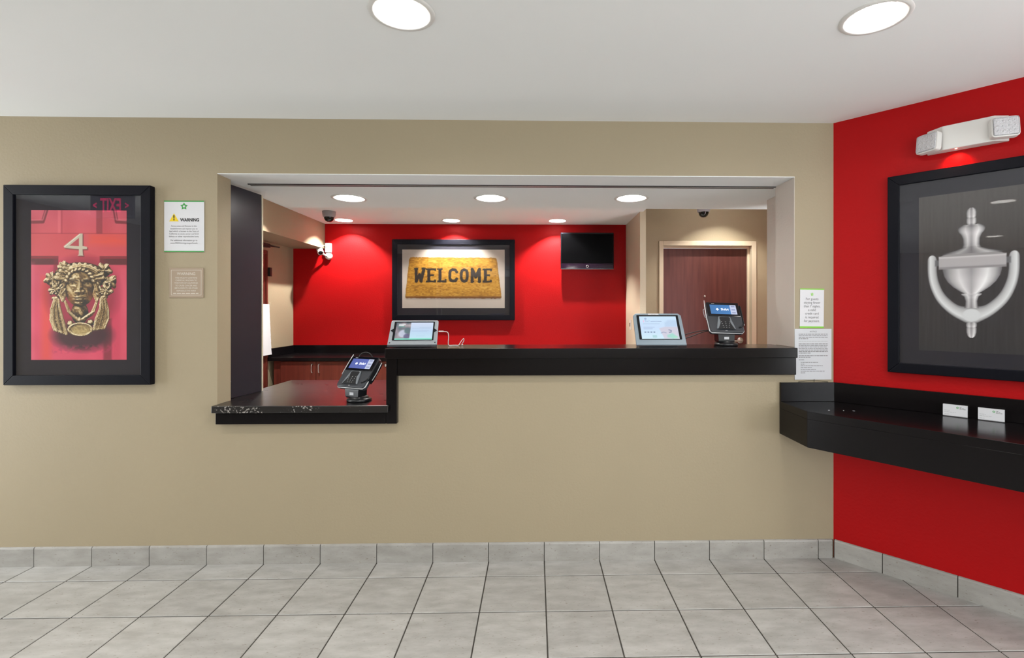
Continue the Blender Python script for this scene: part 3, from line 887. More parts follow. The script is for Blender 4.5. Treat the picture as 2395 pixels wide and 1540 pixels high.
    gy, gx = np.gradient(Hs, st, st)
    gy[np.abs(gy) > 6] = np.sign(gy[np.abs(gy) > 6]) * 6; gx = np.clip(gx, -6, 6)
    nz = 1 / np.sqrt(1 + gx * gx + gy * gy); nx, ny = -gx * nz, -gy * nz
    dif = np.clip(-0.55 * nx - 0.66 * ny + 0.46 * nz, -1, 1)
    val = 0.40 + 0.46 * dif + 0.20 * np.sin(6.5 * nx - 7 * ny + 0.6)
    occ = H.copy()
    for _ in range(10): occ = (occ + np.roll(occ, 2, 0) + np.roll(occ, -2, 0) + np.roll(occ, 2, 1) + np.roll(occ, -2, 1)) / 5
    val = val + np.clip((H - occ) / 60, -0.32, 0.22) - 0.16 * (1 - np.clip((H + 40) / 100, 0, 1)) + 0.16 * (vnoise(h, w, 12, 10, 2) - 0.5)
    bron = ramp(val, [(0.08, (12, 7, 8)), (0.30, (40, 26, 16)), (0.50, (92, 66, 34)), (0.66, (142, 112, 66)), (0.82, (198, 172, 122)), (1.0, (240, 226, 188))])
    orange = gz(500, 870, 26, 40) + gz(655, 850, 22, 50)
    bron = bron * (1 - 0.5 * np.clip(orange, 0, 1)[..., None]) + np.array((176, 92, 30)) * 0.5 * np.clip(orange, 0, 1)[..., None]
    A.mix((H > -58).astype(float), bron)
    for ex in (519, 631):
        A.mix(s(A.ell(ex, 748, 21, 8.5), 3), (176, 146, 92), 0.75)
        A.mix(s(A.ell(ex, 747, 8, 8), 3), (58, 38, 20), 0.8)
        A.mix(s(A.line([(ex - 26, 750), (ex - 10, 738), (ex + 12, 738), (ex + 26, 750)], 5), 3), (26, 16, 10), 0.9)
        A.mix(s(A.line([(ex - 22, 753), (ex, 759), (ex + 22, 753)], 3.5), 2.5), (210, 184, 128), 0.6)
        A.mix(s(A.line([(ex - 30, 727), (ex, 717), (ex + 30, 725)], 8), 4), (40, 26, 16), 0.65)
    A.mix(s(A.ell(576, 1080, 70, 34), 8), (186, 164, 104), 0.6)
    A.mix(s(A.line([(540, 856), (568, 853), (598, 856)], 5), 3), (20, 12, 10), 0.9)
    A.mix(s(A.line([(560, 740), (563, 800)], 6), 4), (232, 210, 156), 0.6)
    return A.c

def silver_knocker_print():
    A = Art(-50, -10, 750, 942, 210, 400, (56, 52, 54))
    X, Y, s = A.X, A.Y, A.soft
    h, w = A.h, A.w
    A.c = ramp(Y / 900, [(0, (70, 66, 66)), (0.35, (56, 50, 50)), (0.6, (46, 43, 47)), (1, (40, 38, 42))])
    A.c += (vnoise(h, w, 60, 3, 6)[..., None] - 0.5) * 10
    cx = 350
    silver = [(-1.0, (92, 90, 94)), (-0.8, (150, 148, 150)), (-0.45, (206, 204, 205)), (-0.15, (168, 165, 168)), (0.0, (150, 147, 150)), (0.3, (196, 193, 195)), (0.55, (226, 225, 226)), (0.8, (172, 170, 172)), (1.0, (104, 102, 106))]
    def turned(prof, gain=1.0):
        ys = np.array([p[0] for p in prof]); rs = np.array([p[1] for p in prof])
        R = np.interp(Y, ys, rs, left=0, right=0)
        q = (X - cx) / np.maximum(R, 1e-3)
        m = s(np.abs(X - cx) - R, A.px * 0.7) * ((Y >= ys[0]) & (Y <= ys[-1]))
        dr = np.interp(Y, (ys[1:] + ys[:-1]) / 2, np.diff(rs) / np.diff(ys))
        col = ramp(np.clip(q, -1, 1), silver) * gain - (np.clip(dr, -0.9, 1.6) * 22)[..., None]
        A.mix(m, col)
    # ring behind
    ring = [(56, 392), (58, 470), (76, 540), (118, 610), (180, 664), (258, 706), (350, 722)]
    ring = ring + [(700 - x, y) for x, y in ring[::-1][1:]]
    sp = [(p[0], p[1]) for p in spline([(x, y, 0) for x, y in ring], 6)]
    d = np.full(X.shape, 1e9); off = np.zeros(X.shape); tx = np.zeros(X.shape)
    for (xa, ya), (xb, yb) in zip(sp, sp[1:]):
        dd = A.seg(xa, ya, xb, yb)
        L_ = math.hypot(xb - xa, yb - ya)
        sd = ((X - xa) * (yb - ya) - (Y - ya) * (xb - xa)) / L_
        upd = dd < d
        off = np.where(upd, sd, off); d = np.minimum(d, dd)
    rad = 36 + 16 * np.exp(-((X - cx) / 70) ** 2)
    q = off / rad
    A.mix(s(d - rad, A.px * 0.7), ramp(np.clip(-q, -1, 1), [(-1, (120, 120, 122)), (-0.6, (178, 178, 180)), (-0.1, (205, 206, 207)), (0.4, (224, 226, 227)), (0.75, (176, 176, 178)), (1, (110, 110, 112))]))
    A.mix(s(A.ell(350, 722, 62, 36), 4), (214, 216, 218), 0.9)
    A.mix(s(A.ell(350, 728, 62, 30), 10), (196, 198, 201), 0.5)
    # urn
    for x in (96, 604): A.mix(s(A.rect(x - 18, 388, x + 18, 424), 4), (104, 104, 108), 0.9)
    turned([(436, 214), (456, 212), (490, 200), (525, 172), (555, 132), (580, 84), (594, 52)])
    turned([(594, 70), (602, 72), (612, 52), (640, 42), (668, 46), (680, 52)], 0.97)
    A.mix(s(A.line([(280, 598), (420, 598)], 5), 3), (232, 230, 231), 0.7)
    A.mix(s(A.ell(350, 722, 62, 36), 4), (214, 216, 218), 0.9)
    A.mix(s(A.rect(108, 368, 592, 444), 3), (178, 174, 176))
    A.mix(s(A.rect(108, 368, 592, 380), 4), (208, 205, 206), 0.8)
    A.mix(s(A.rect(108, 432, 592, 444), 4), (116, 113, 116), 0.6)
    A.mix(s(A.poly([(112, 370), (140, 360), (230, 346), (470, 346), (560, 360), (588, 370)]), 3), (150, 147, 148))
    turned([(186, 60), (200, 92), (214, 98), (228, 92), (244, 74), (270, 60), (306, 58), (324, 72), (336, 120), (346, 180), (356, 224)])
    turned([(88, 14), (98, 30), (116, 36), (140, 34), (146, 30), (152, 36), (172, 36), (186, 32), (190, 40)])
    turned([(764, 34), (772, 40), (788, 38), (792, 34), (798, 38), (824, 36), (846, 26), (856, 10)])
    return A.c

def doormat_print():
    A = Art(308, 318, 1488, 1000, 260, 150, (196, 186, 176))
    X, Y, s = A.X, A.Y, A.soft
    h, w = A.h, A.w
    mat_ = [(405, 408), (1380, 413), (1396, 430), (1450, 868), (1440, 888), (356, 884), (342, 868), (388, 428)]
    rough = (vnoise(h, w, 2, 3, 1) - 0.5) * 14
    A.mix(s(A.poly([(x, y + 16) for x, y in mat_]), 10), (120, 108, 100), 0.35)
    d = A.poly(mat_) + rough * 0.5
    m = s(d, 3)
    fib = vnoise(h, w, 1.5, 4, 11) * 0.5 + vnoise(h, w, 3, 9, 12) * 0.3 + vnoise(h, w, 14, 40, 13) * 0.2
    A.mix(m, ramp(fib, [(0.15, (138, 92, 22)), (0.5, (182, 132, 40)), (0.85, (204, 160, 72))]))
    A.mix(m * s(A.Y * 0 - (Y - 862), 8), (110, 66, 36), 0.75)
    A.mix(m * s(-(Y - 876), 4), (70, 34, 34), 0.7)
    A.mix(m * (1 - s(d + 12, 8)), (128, 84, 20), 0.45)
    ink = np.zeros(X.shape)
    def st(pts, wid):
        nonlocal ink
        ink = np.maximum(ink, s(A.line(pts, wid) + rough * 0.35, 3))
    def rc(x0, y0, x1, y1):
        nonlocal ink
        ink = np.maximum(ink, s(A.rect(x0, y0, x1, y1) + rough * 0.35, 3))
    T0, B0 = 538, 700
    st([(468, T0 + 8), (468, B0 - 12), (505, 610), (524, B0 - 12), (556, T0 + 8)], 34)
    rc(444, T0 - 4, 490, T0 + 14); rc(530, T0 - 8, 576, T0 + 10)
    def e_(x0, x1):
        rc(x0 + 16, T0, x0 + 50, B0); rc(x0, T0, x1, T0 + 22); rc(x0, B0 - 22, x1, B0); rc(x0 + 40, 606, x1 - 24, 628)
        rc(x1 - 20, T0, x1, T0 + 30); rc(x1 - 20, B0 - 32, x1, B0)
    e_(580, 696)
    rc(724, T0, 758, B0); rc(708, T0, 772, T0 + 18); rc(708, B0 - 24, 816, B0); rc(796, B0 - 40, 816, B0)
    st([(934, 580), (920, 556), (888, 550), (862, 566), (854, 600), (854, 645), (866, 676), (892, 686), (922, 680), (934, 658)], 32)
    st([(1021, 552), (1046, 562), (1056, 590), (1056, 650), (1044, 678), (1021, 688), (998, 678), (986, 650), (986, 590), (996, 562), (1021, 552)], 32)
    st([(1112, B0 - 8), (1112, T0 + 8), (1154, 640), (1196, T0 + 8), (1196, B0 - 8)], 34)
    rc(1094, B0 - 18, 1134, B0); rc(1176, B0 - 18, 1216, B0)
    e_(1232, 1340)
    A.mix(ink * m, (36, 30, 30), 0.96)
    return A.c

def tablet_left_art():
    A = Art(0, 0, 300, 200, 120, 84, (188, 214, 238))
    X, Y, s = A.X, A.Y, A.soft
    A.c = ramp(Y / 200, [(0, (205, 216, 238)), (0.5, (186, 210, 236)), (1, (190, 226, 238))])
    ph = s(X - 118, 1.5)
    A.mix(ph, ramp(vnoise(A.h, A.w, 14, 12, 21), [(0, (74, 96, 104)), (0.5, (140, 132, 140)), (1, (190, 178, 180))]))
    A.mix(ph * s(A.ell(62, 130, 34, 44), 6), (196, 202, 222), 0.9)
    A.mix(ph * s(A.ell(96, 96, 26, 34), 6), (84, 110, 116), 0.9)
    A.mix(ph * s(A.ell(94, 160, 24, 30), 6), (88, 84, 122), 0.8)
    for y, x1 in ((22, 74), (36, 60)): A.mix(s(A.rect(20, y - 4, x1, y + 4), 2), (238, 248, 248))
    A.mix(s(A.rect(20, 44, 72, 52), 3), (60, 150, 130), 0.8)
    for y, x0, x1 in ((58, 190, 285), (70, 130, 280), (96, 130, 270), (104, 130, 255), (158, 170, 240)): A.mix(s(A.rect(x0, y - 1, x1, y + 1), 1), (140, 165, 195), 0.7)
    A.mix(s(A.rect(0, 184, 300, 200), 1), (126, 218, 192))
    return A.c

def tablet_right_art():
    A = Art(0, 0, 300, 200, 120, 84, (196, 222, 244))
    X, Y, s = A.X, A.Y, A.soft
    A.c = ramp(Y / 200, [(0, (200, 226, 246)), (0.5, (198, 220, 246)), (1, (204, 232, 244))])
    A.mix(s(A.line([(20 + 10 * k, 30 + 0 * k) for k in range(2)], 8), 4), (120, 190, 170), 0.0)
    for y, x0, x1 in ((68, 24, 160), (98, 24, 115), (106, 24, 100), (114, 24, 95)): A.mix(s(A.rect(x0, y - 1.2, x1, y + 1.2), 1), (132, 150, 190), 0.7)
    for k in range(4): A.mix(s(A.ell(34 + 24 * k, 142, 8, 5), 2), (86, 104, 140), 0.8)
    A.mix(s(A.rect(88, 168, 122, 190), 2), (168, 208, 214), 0.9)
    A.mix(s(A.poly([(150, 108), (200, 94), (300, 94), (300, 200), (180, 200)]), 4), (206, 200, 214), 0.85)
    A.mix(s(A.poly([(200, 60), (230, 34), (300, 34), (300, 92), (200, 92)]), 8), (176, 200, 228), 0.6)
    A.mix(s(A.line([(226, 122), (244, 128), (240, 142), (226, 144)], 8), 2), (110, 122, 152), 0.8)
    A.mix(s(A.line([(160, 150), (178, 142), (200, 148)], 6), 2), (142, 152, 182), 0.8)
    A.mix(s(A.poly([(205, 168), (250, 150), (280, 178), (250, 200), (205, 186)]), 6), (150, 216, 200), 0.8)
    A.mix(s(A.ell(270, 186, 20, 10), 4), (160, 222, 196), 0.8)
    return A.c

def terminal_art(blue):
    A = Art(0, 0, 170, 60, 90, 40, blue)
    X, Y, s = A.X, A.Y, A.soft
    A.c = A.c * (1 + 0.12 * (X / 170 - 0.5))[..., None]
    A.mix(s(-(X - 130), 1), (198, 206, 232))
    for y in (10, 31, 50): A.mix(s(A.rect(138, y - 4, 162, y + 3), 2), (120, 132, 170), 0.75)
    return A.c

# ------------------------------------------------------------------ framed pictures
def framed(name, label, loc, rot, fw, fh, rail, depth, art, prect, group='framed door pictures'):
    """origin at the frame's lower left corner on the wall; x right, y up, z out of the wall"""
    t = thing(name, label, 'picture', loc, rot, group)
    f = 0.004
    for nm, pts in (('frame_rail', [(0, 0), (fw, 0), (fw - rail, rail), (rail, rail)]), ('frame_rail', [(0, fh), (rail, fh - rail), (fw - rail, fh - rail), (fw, fh)]),
                    ('frame_rail', [(0, 0), (rail, rail), (rail, fh - rail), (0, fh)]), ('frame_rail', [(fw, 0), (fw, fh), (fw - rail, fh - rail), (fw - rail, rail)])):
        G().prism(pts, 0.002, depth, bev=0.0025, seg=2).build(nm, 'frame', t)
    G().box(rail - 0.006, fw - rail + 0.006, rail - 0.006, fh - rail + 0.006, 0.003, depth - 0.016).build('mat_board', 'mat_board', t)
    px0, px1, py0, py1 = prect
    art_grid('print', art, px0, px1, py0, py1, depth - 0.0150, 'print', t)
    G().box(rail - 0.005, fw - rail + 0.005, rail - 0.005, fh - rail + 0.005, depth - 0.0105, depth - 0.0085).build('glass', 'glass', t)
    return t

WALL = (PI / 2, 0, 0)
framed('framed_picture', 'black framed picture of a bronze head door knocker on a pink door', (-2.857, 0, 0.990), WALL, 0.777, 1.079, 0.052, 0.036,
       knocker_head_print(), (0.133, 0.640, 0.135, 0.945))
loc, rot = red_mtx(0.262, 1.072)
framed('framed_picture', 'large black framed picture of a silver door knocker on the red wall', loc, rot, 0.664, 1.016, 0.050, 0.034,
       silver_knocker_print(), (0.130, 0.534, 0.120, 0.890))
framed('framed_picture', 'black framed picture of a welcome doormat on the red office wall', (-1.733, YB, 1.275), WALL, 1.485, 0.980, 0.062, 0.034,
       doormat_print(), (0.120, 1.362, 0.145, 0.858))

# ------------------------------------------------------------------ signs on the walls
def star(parent, cx, cy, r, z, mat='green', hole='white_sheet'):
    pts = [(cx + (r if k % 2 == 0 else r * 0.56) * math.sin(PI * k / 5), cy + (r if k % 2 == 0 else r * 0.56) * math.cos(PI * k / 5)) for k in range(10)]
    o = G().prism(pts, z, z + 0.0004).build('star_logo', mat, parent)
    G().lathe([(0, z + 0.0007), (r * 0.30, z + 0.0007), (r * 0.30, z + 0.0004)], 20, mat=Matrix.Translation((cx, cy, 0))).build('star_centre', hole, o)
    return o

# white warning sign
t = thing('warning_sign', 'white warning sign with green edges and yellow triangle beside the left picture', 'sign', (-2.030, 0, 1.713), WALL)
SW, SH = 0.216, 0.281
G().box(0, SW, 0, SH, 0.001, 0.004, bev=0.001, seg=1).build('plate', 'white_sheet', t)
G().box(0, SW, SH - 0.006, SH, 0.004, 0.0046).build('green_stripe', 'green', t)
G().box(0, SW, 0, 0.006, 0.004, 0.0046).build('green_stripe', 'green', t)
star(t, 0.108, SH - 0.031, 0.021, 0.004)
tri = G().prism([(0.028, 0.167), (0.080, 0.167), (0.054, 0.211)], 0.004, 0.0046).build('warning_triangle', 'yellow', t)
text('exclamation_mark', '!', 0.040, 'ink', tri, 0.054, 0.186, 0.0049, weight=0.0012)
text('lettering', 'WARNING', 0.0245, 'ink', t, 0.139, 0.175, 0.0046, sx=0.86, weight=0.0009)
for k, ln in enumerate(['Some areas and fixtures in this', 'establishment can expose you to', 'lead which is known to the State of', 'California to cause cancer and birth', 'defects or other reproductive harm.']):
    text('lettering', ln, 0.0126, 'grey_ink', t, 0.108, 0.1415 - 0.0142 * k, 0.0046, sx=0.88)
for k, ln in enumerate(['For additional information go to', 'www.P65Warnings.ca.gov/hotels']):
    text('lettering', ln, 0.0126, 'grey_ink', t, 0.108, 0.0635 - 0.0150 * k, 0.0046, sx=0.88)

# taupe plaque
t = thing('warning_plaque', 'small taupe warning plaque with white lettering under the white sign', 'sign', (-2.002, 0, 1.462), WALL)
PW, PH = 0.185, 0.164
G().box(0, PW, 0, PH, 0.001, 0.005, bev=0.0015, seg=1).build('plate', 'taupe', t)
for a in ((0.011, PW - 0.011, 0.014, 0.0155), (0.011, PW - 0.011, PH - 0.0135, PH - 0.012), (0.011, 0.0125, 0.014, PH - 0.012), (PW - 0.0125, PW - 0.011, 0.014, PH - 0.012)):
    G().box(*a, 0.005, 0.0056).build('border_line', 'plaque_ink', t)
text('lettering', 'WARNING', 0.0205, 'plaque_ink', t, PW / 2, 0.131, 0.0056)
for k, ln in enumerate(['THIS FACILITY CONTAINS', 'CHEMICALS KNOWN TO', 'THE STATE OF CALIFORNIA', 'TO CAUSE CANCER AND', 'BIRTH DEFECTS OR OTHER', 'REPRODUCTIVE HARM']):
    text('lettering', ln, 0.0118, 'plaque_ink', t, PW / 2, 0.109 - 0.0142 * k, 0.0056, sx=0.86)
random.seed(3)
def bars(parent, x0, x1, y, z, hgt, mat, fill=(0.012, 0.03), gap=0.004):
    g = G(); x = x0
    while x < x1 - 0.004:
        w = min(random.uniform(*fill), x1 - x)
        g.box(x, x + w, y - hgt / 2, y + hgt / 2, z, z + 0.0003); x += w + gap
    return g.build('text_line', mat, parent)
bars(t, 0.022, PW - 0.022, 0.0245, 0.005, 0.003, 'plaque_ink')

# guest payment notice
t = thing('payment_notice', 'white notice with lime bands about guests staying fewer than 7 nights', 'sign', (1.489, 0, 1.2945), (PI / 2, 0.012, 0))
NW, NH = 0.137, 0.222
G().box(0, NW, 0, NH, 0.001, 0.003, bev=0.0008, seg=1).build('plate', 'white_sheet', t)
G().box(0, NW, NH - 0.006, NH, 0.003, 0.0036).build('lime_band', 'lime', t)
G().box(0, NW, 0, 0.009, 0.003, 0.0036).build('lime_band', 'lime', t)
star(t, NW / 2, NH - 0.032, 0.010, 0.003, 'lime')
for k, ln in enumerate(['For guests', 'staying fewer', 'than 7 nights,', 'a valid', 'credit card', 'is required', 'for payment.']):
    text('lettering', ln, 0.0195, 'grey_ink', t, NW / 2, NH - 0.059 - 0.0205 * k, 0.0036, sx=0.9)

# typed notice
t = thing('typed_notice', 'typed white notice sheet pinned above the left end of the wall shelf', 'notice', (1.4605, 0, 1.003), WALL)
QW, QH = 0.209, 0.286
G().box(0, QW, 0, QH, 0.0015, 0.004).build('sheet', 'paper', t)
text('lettering', 'NOTICE', 0.011, 'ink', t, QW / 2, QH - 0.016, 0.0043)
y = QH - 0.030
for para, n_, ind in (('a', 4, 0), ('b', 1, -1), ('c', 7, 0), ('d', 2, 0), ('e', 1, -2)):
    for k in range(n_):
        x1 = QW - 0.022 if k < n_ - 1 or ind == -1 else 0.022 + random.uniform(0.05, 0.09)
        bars(t, 0.022, x1 if ind != -2 else 0.055, y, 0.004, 0.0032, 'pale_ink' if ind == -1 else 'grey_ink', (0.006, 0.02), 0.0025)
        y -= 0.0086
    y -= 0.006
for wdt in (0.10, 0.02, 0.125, 0.065, 0.09, 0.14, 0.025):
    bars(t, 0.034, 0.034 + wdt, y, 0.004, 0.003, 'grey_ink', (0.006, 0.02), 0.0025); y -= 0.0098
G().tube(spline([(0.02, -0.012, 0.004), (QW / 2, -0.006, 0.006), (QW - 0.02, -0.012, 0.004)], 8), 0.0012, 6).build('wire', 'dark_metal', t)
G().tube([(QW / 2 + 0.004, 0.002, 0.007), (QW / 2 + 0.004, -0.013, 0.006)], 0.0015, 6).build('wire_stem', 'dark_metal', t)

# ------------------------------------------------------------------ wall shelf on the right
t = thing('wall_shelf', 'long black wall shelf with upstand and deep fascia along the red wall', 'shelf', (XC, 0, 0.70))
def WS(o): o.data.transform(Matrix.Translation(-Vector(t.location))); return o
e = 0.002
corner = Vector((XC, 0, 0)) + Vector((-0.0015, -0.002, 0))
fr0 = Vector((1.3745, -0.286, 0)); fr_dir = (Vector((1.857, -0.916, 0)) - fr0).normalized()
SL = 1.75
red_in = lambda s_, off: Vector((XC, 0, 0)) + RT * s_ + RN * off
k_end = 2.0
end_front = fr0 + fr_dir * k_end
back_end = red_in(1.78, 0.002)
top_poly = [(1.3745, -0.002), (1.3745, -0.286), (end_front.x, end_front.y), (back_end.x, back_end.y), (red_in(0.004, 0.002).x - 0.003, -0.002)]
WS(G().prism(top_poly, 0.843, 0.882, bev=0.0007, seg=1).build('top', 'black', t))
fi = 0.022
inner = [(1.3745, -0.002), (1.3745, -0.286), (end_front.x, end_front.y)]
nrm = Vector((-fr_dir.y, fr_dir.x, 0))
fin = fr0 + nrm * fi
ein = end_front + nrm * fi
WS(G().prism([(1.3745, -0.286), (end_front.x, end_front.y), (ein.x, ein.y), (1.3745 + 0.022, -0.286 + 0.018)], 0.700, 0.8429, bev=0.0007, seg=1).build('fascia', 'black', t))
WS(G().prism([(1.3745, -0.002), (1.3745, -0.2855), (1.3745 + 0.0215, -0.267), (1.3745 + 0.0215, -0.002)], 0.700, 0.8428, bev=0.0015).build('end_panel', 'black', t))
WS(G().box(1.3745, XC - 0.003, -0.021, -0.002, 0.8825, 0.989, bev=0.0015).build('upstand', 'black', t))
up = [red_in(0.003, 0.002), red_in(1.78, 0.002), red_in(1.78, 0.021), red_in(0.003, 0.021)]
WS(G().prism([(p.x, p.y) for p in up], 0.8825, 0.989, bev=0.0015).build('upstand', 'black', t))
for s_ in (0.5, 1.2):
    q = [red_in(s_, 0.003), red_in(s_ + 0.025, 0.003), red_in(s_ + 0.025, 0.36), red_in(s_, 0.36)]
    WS(G().prism([(p.x, p.y) for p in q], 0.74, 0.8426).build('bracket', 'black', t))

# card holders with business cards
for s0_, lab, lab2 in ((0.490, 'clear card holder on the wall shelf, nearer the corner of the walls', 'white business cards with green star in the holder nearer the wall corner'),
                       (0.619, 'clear card holder on the wall shelf, farther from the wall corner', 'white business cards with green star in the holder farther from the wall corner')):
    loc, rot = red_mtx(s0_, 0.8825, 0.032)
    t = thing('card_holder', lab, 'card holder', loc, rot, 'clear card holders')
    cw = 0.0955
    G().box(-0.003, cw, 0, 0.002, 0.0, 0.030).build('base', 'clear', t)
    G().box(-0.003, -0.001, 0.002, 0.034, 0.004, 0.022).build('side', 'clear', t)
    G().box(cw - 0.002, cw, 0.002, 0.034, 0.004, 0.022).build('side', 'clear', t)
    G().box(-0.001, cw - 0.002, 0.002, 0.045, 0.001, 0.0025).build('back', 'clear', t)
    G().box(-0.001, cw - 0.002, 0.002, 0.006, 0.0195, 0.021).build('front_lip', 'clear', t)
    loc, rot = red_mtx(s0_, 0.8825, 0.032)
    t = thing('business_cards', lab2, 'cards', loc, rot, 'stacks of business cards')
    G().box(0.001, cw - 0.003, 0.0025, 0.056, 0.004, 0.018).build('card_stack', 'white_sheet', t)
    st_ = star(t, 0.056, 0.044, 0.006, 0.0181, 'green')
    for yy, a, b in ((0.047, 0.064, 0.075), (0.043, 0.064, 0.080), (0.0385, 0.064, 0.086)): bars(t, a, b, yy, 0.0181, 0.0020, 'grey_ink', (0.004, 0.01), 0.002)
    for yy, a, b in ((0.028, 0.006, 0.030), (0.020, 0.006, 0.050), (0.010, 0.006, 0.024)): bars(t, a, b, yy, 0.0181, 0.0016, 'pale_ink', (0.004, 0.01), 0.002)

# small pale flecks on the shelf
for (x, y), r_, lab in (((1.500, -0.262), 0.3, 'leftmost'), ((1.5705, -0.270), 1.1, 'middle'), ((1.617, -0.278), 2.0, 'rightmost')):
    g = G().prism([(-0.006, -0.002), (0.001, -0.003), (0.006, 0.0), (0.0, 0.003), (-0.004, 0.002)], 0, 0.0008, mat=Matrix.Translation((x, y, 0.8826)) @ Matrix.Rotation(r_, 4, 'Z'))
    o = g.build('pale_fleck', 'paper')
    tag(o, 'tiny pale fleck on the black wall shelf, %s of three' % lab, 'scrap', 'flecks on the shelf')

# ------------------------------------------------------------------ emergency light
loc, rot = red_mtx(0.575, 2.228)
t = thing('emergency_light', 'white twin head emergency light high on the red wall', 'emergency light', loc, rot)
bd = [(-0.150, 0.0), (0.150, 0.0), (0.150, 0.018), (0.105, 0.062), (-0.085, 0.062), (-0.150, 0.018)]      # plan: along wall, out
Mx = Matrix(((1, 0, 0, 0), (0, 0, 1, 0), (0, 1, 0, 0), (0, 0, 0, 1)))
G().prism(bd, -0.058, 0.058, mat=Mx, bev=0.004).build('housing', 'white_plastic', t)
for sx, yaw, cy in ((-0.140, -0.50, -0.012), (0.138, 0.42, -0.006)):
    R_ = Matrix.Translation((sx, cy, 0.066)) @ Matrix.Rotation(yaw, 4, 'Y') @ Matrix.Rotation(-0.10, 4, 'X')
    hd = G().prism([(0.052 * a, 0.047 * b) for a, b in ((-0.7, -1), (0.7, -1), (0.93, -0.93), (1, -0.7), (1, 0.7), (0.93, 0.93), (0.7, 1), (-0.7, 1), (-0.93, 0.93), (-1, 0.7), (-1, -0.7), (-0.93, -0.93))], -0.022, 0.010, mat=R_, bev=0.004).build('lamp_head', 'white_plastic', t)
    G().box(-0.046, 0.046, -0.041, 0.041, 0.009, 0.017, bev=0.007, seg=2, mat=R_).build('lens', 'lens_plastic', hd)
    g = G()
    for ix in range(-1, 3):
        for iy in range(-1, 2):
            g.lathe([(0.006, 0.0165), (0.0045, 0.0185), (0, 0.0190)], 8, mat=R_ @ Matrix.Translation((-0.010 + ix * 0.021, iy * 0.023, 0)))
    g.build('lens_facets', 'lens_plastic', hd)
G().lathe([(0, -0.004), (0.004, -0.002), (0.005, 0.001)], 12, mat=Matrix.Translation((-0.035, -0.058, 0.045)) @ Matrix.Rotation(-PI / 2, 4, 'X') @ Matrix.Rotation(PI, 4, 'X')).build('indicator', 'red_led', t)
ld = bpy.data.lights.new('indicator_light', 'SPOT'); ld.energy = 2.0; ld.color = (1, 0.05, 0.03); ld.spot_size = 1.9; ld.spot_blend = 1.0; ld.shadow_soft_size = 0.003
lo = bpy.data.objects.new('indicator_light', ld); C.objects.link(lo); lo.parent = t; lo.location = (-0.035, -0.066, 0.045); lo.rotation_euler = (-PI / 2 + 0.6, 0, 0)

# ------------------------------------------------------------------ exit sign hanging in the lobby
t = thing('exit_sign', 'hanging lobby exit sign mirrored in the left picture glass', 'exit sign', (-3.64, -1.644, 2.29), (PI / 2, 0, PI))
G().box(-0.175, 0.175, -0.10, 0.10, -0.02, 0.02, bev=0.004).build('housing', 'charcoal', t)
text('lettering', 'EXIT', 0.165, 'exit_glow', t, 0.0, 0.0, 0.021, sx=0.52, weight=0.004)
text('arrow', '<', 0.085, 'exit_glow', t, -0.135, 0.0, 0.021, sx=0.7, weight=0.003)
text('arrow', '>', 0.085, 'exit_glow', t, 0.135, 0.0, 0.021, sx=0.7, weight=0.003)
G().tube([(0, 0.10, 0), (0, 0.158, 0)], 0.012, 10).build('stem', 'white_plastic', t)

# ------------------------------------------------------------------ television
t = thing('television', 'small flat black television mounted on the red wall', 'television', (0.630, YB, 1.891), (PI / 2, 0, 0.0))
w2, hh = 0.323, 0.443
G().box(-w2, w2, 0, hh, 0.055, 0.100, bev=0.010, seg=3).build('casing', 'gloss_black', t)
G().box(-w2 + 0.012, w2 - 0.012, 0.072, hh - 0.018, 0.0995, 0.1012).build('screen', 'tv_screen', t)
G().box(-w2 + 0.010, w2 - 0.010, 0.006, 0.066, 0.0995, 0.1014, bev=0.0008, seg=1).build('lower_bezel', 'plum', t)
G().lathe([(0.017, 0.1014), (0.016, 0.103), (0.011, 0.103), (0.010, 0.1014)], 24, mat=Matrix.Translation((0.0, 0.034, 0))).build('badge', 'steel', t)
G().box(-w2 + 0.006, w2 - 0.006, 0.0008, 0.003, 0.0985, 0.1015).build('edge_strip', 'silver', t)
G().box(-0.10, 0.10, 0.12, 0.32, 0.001, 0.055).build('wall_mount', 'dark_metal', t)

# ------------------------------------------------------------------ security cameras
def dome_cam(x, y, label):
    t = thing('dome_camera', label, 'security camera', (x, y, ZO), (PI, 0, 0), 'dome cameras')
    G().lathe([(0, 0.0005), (0.068, 0.0005), (0.068, 0.008), (0.066, 0.030), (0.060, 0.058), (0.052, 0.062), (0, 0.062)], 32).build('housing', 'camera_grey', t)
    d = G().lathe([(0.050, 0.0615), (0.047, 0.080), (0.038, 0.098), (0.022, 0.110), (0.0, 0.114)], 32).build('dome', 'dome', t)
    G().lathe([(0, 0.108), (0.012, 0.106), (0.012, 0.098)], 14, mat=Matrix.Rotation(0.5, 4, 'X')).build('lens', 'grey_plastic', d)
dome_cam(-2.19, 2.55, 'grey dome security camera on the office ceiling near the left bulkhead')
dome_cam(1.70, 2.20, 'dome security camera peeking below the soffit above the office door')

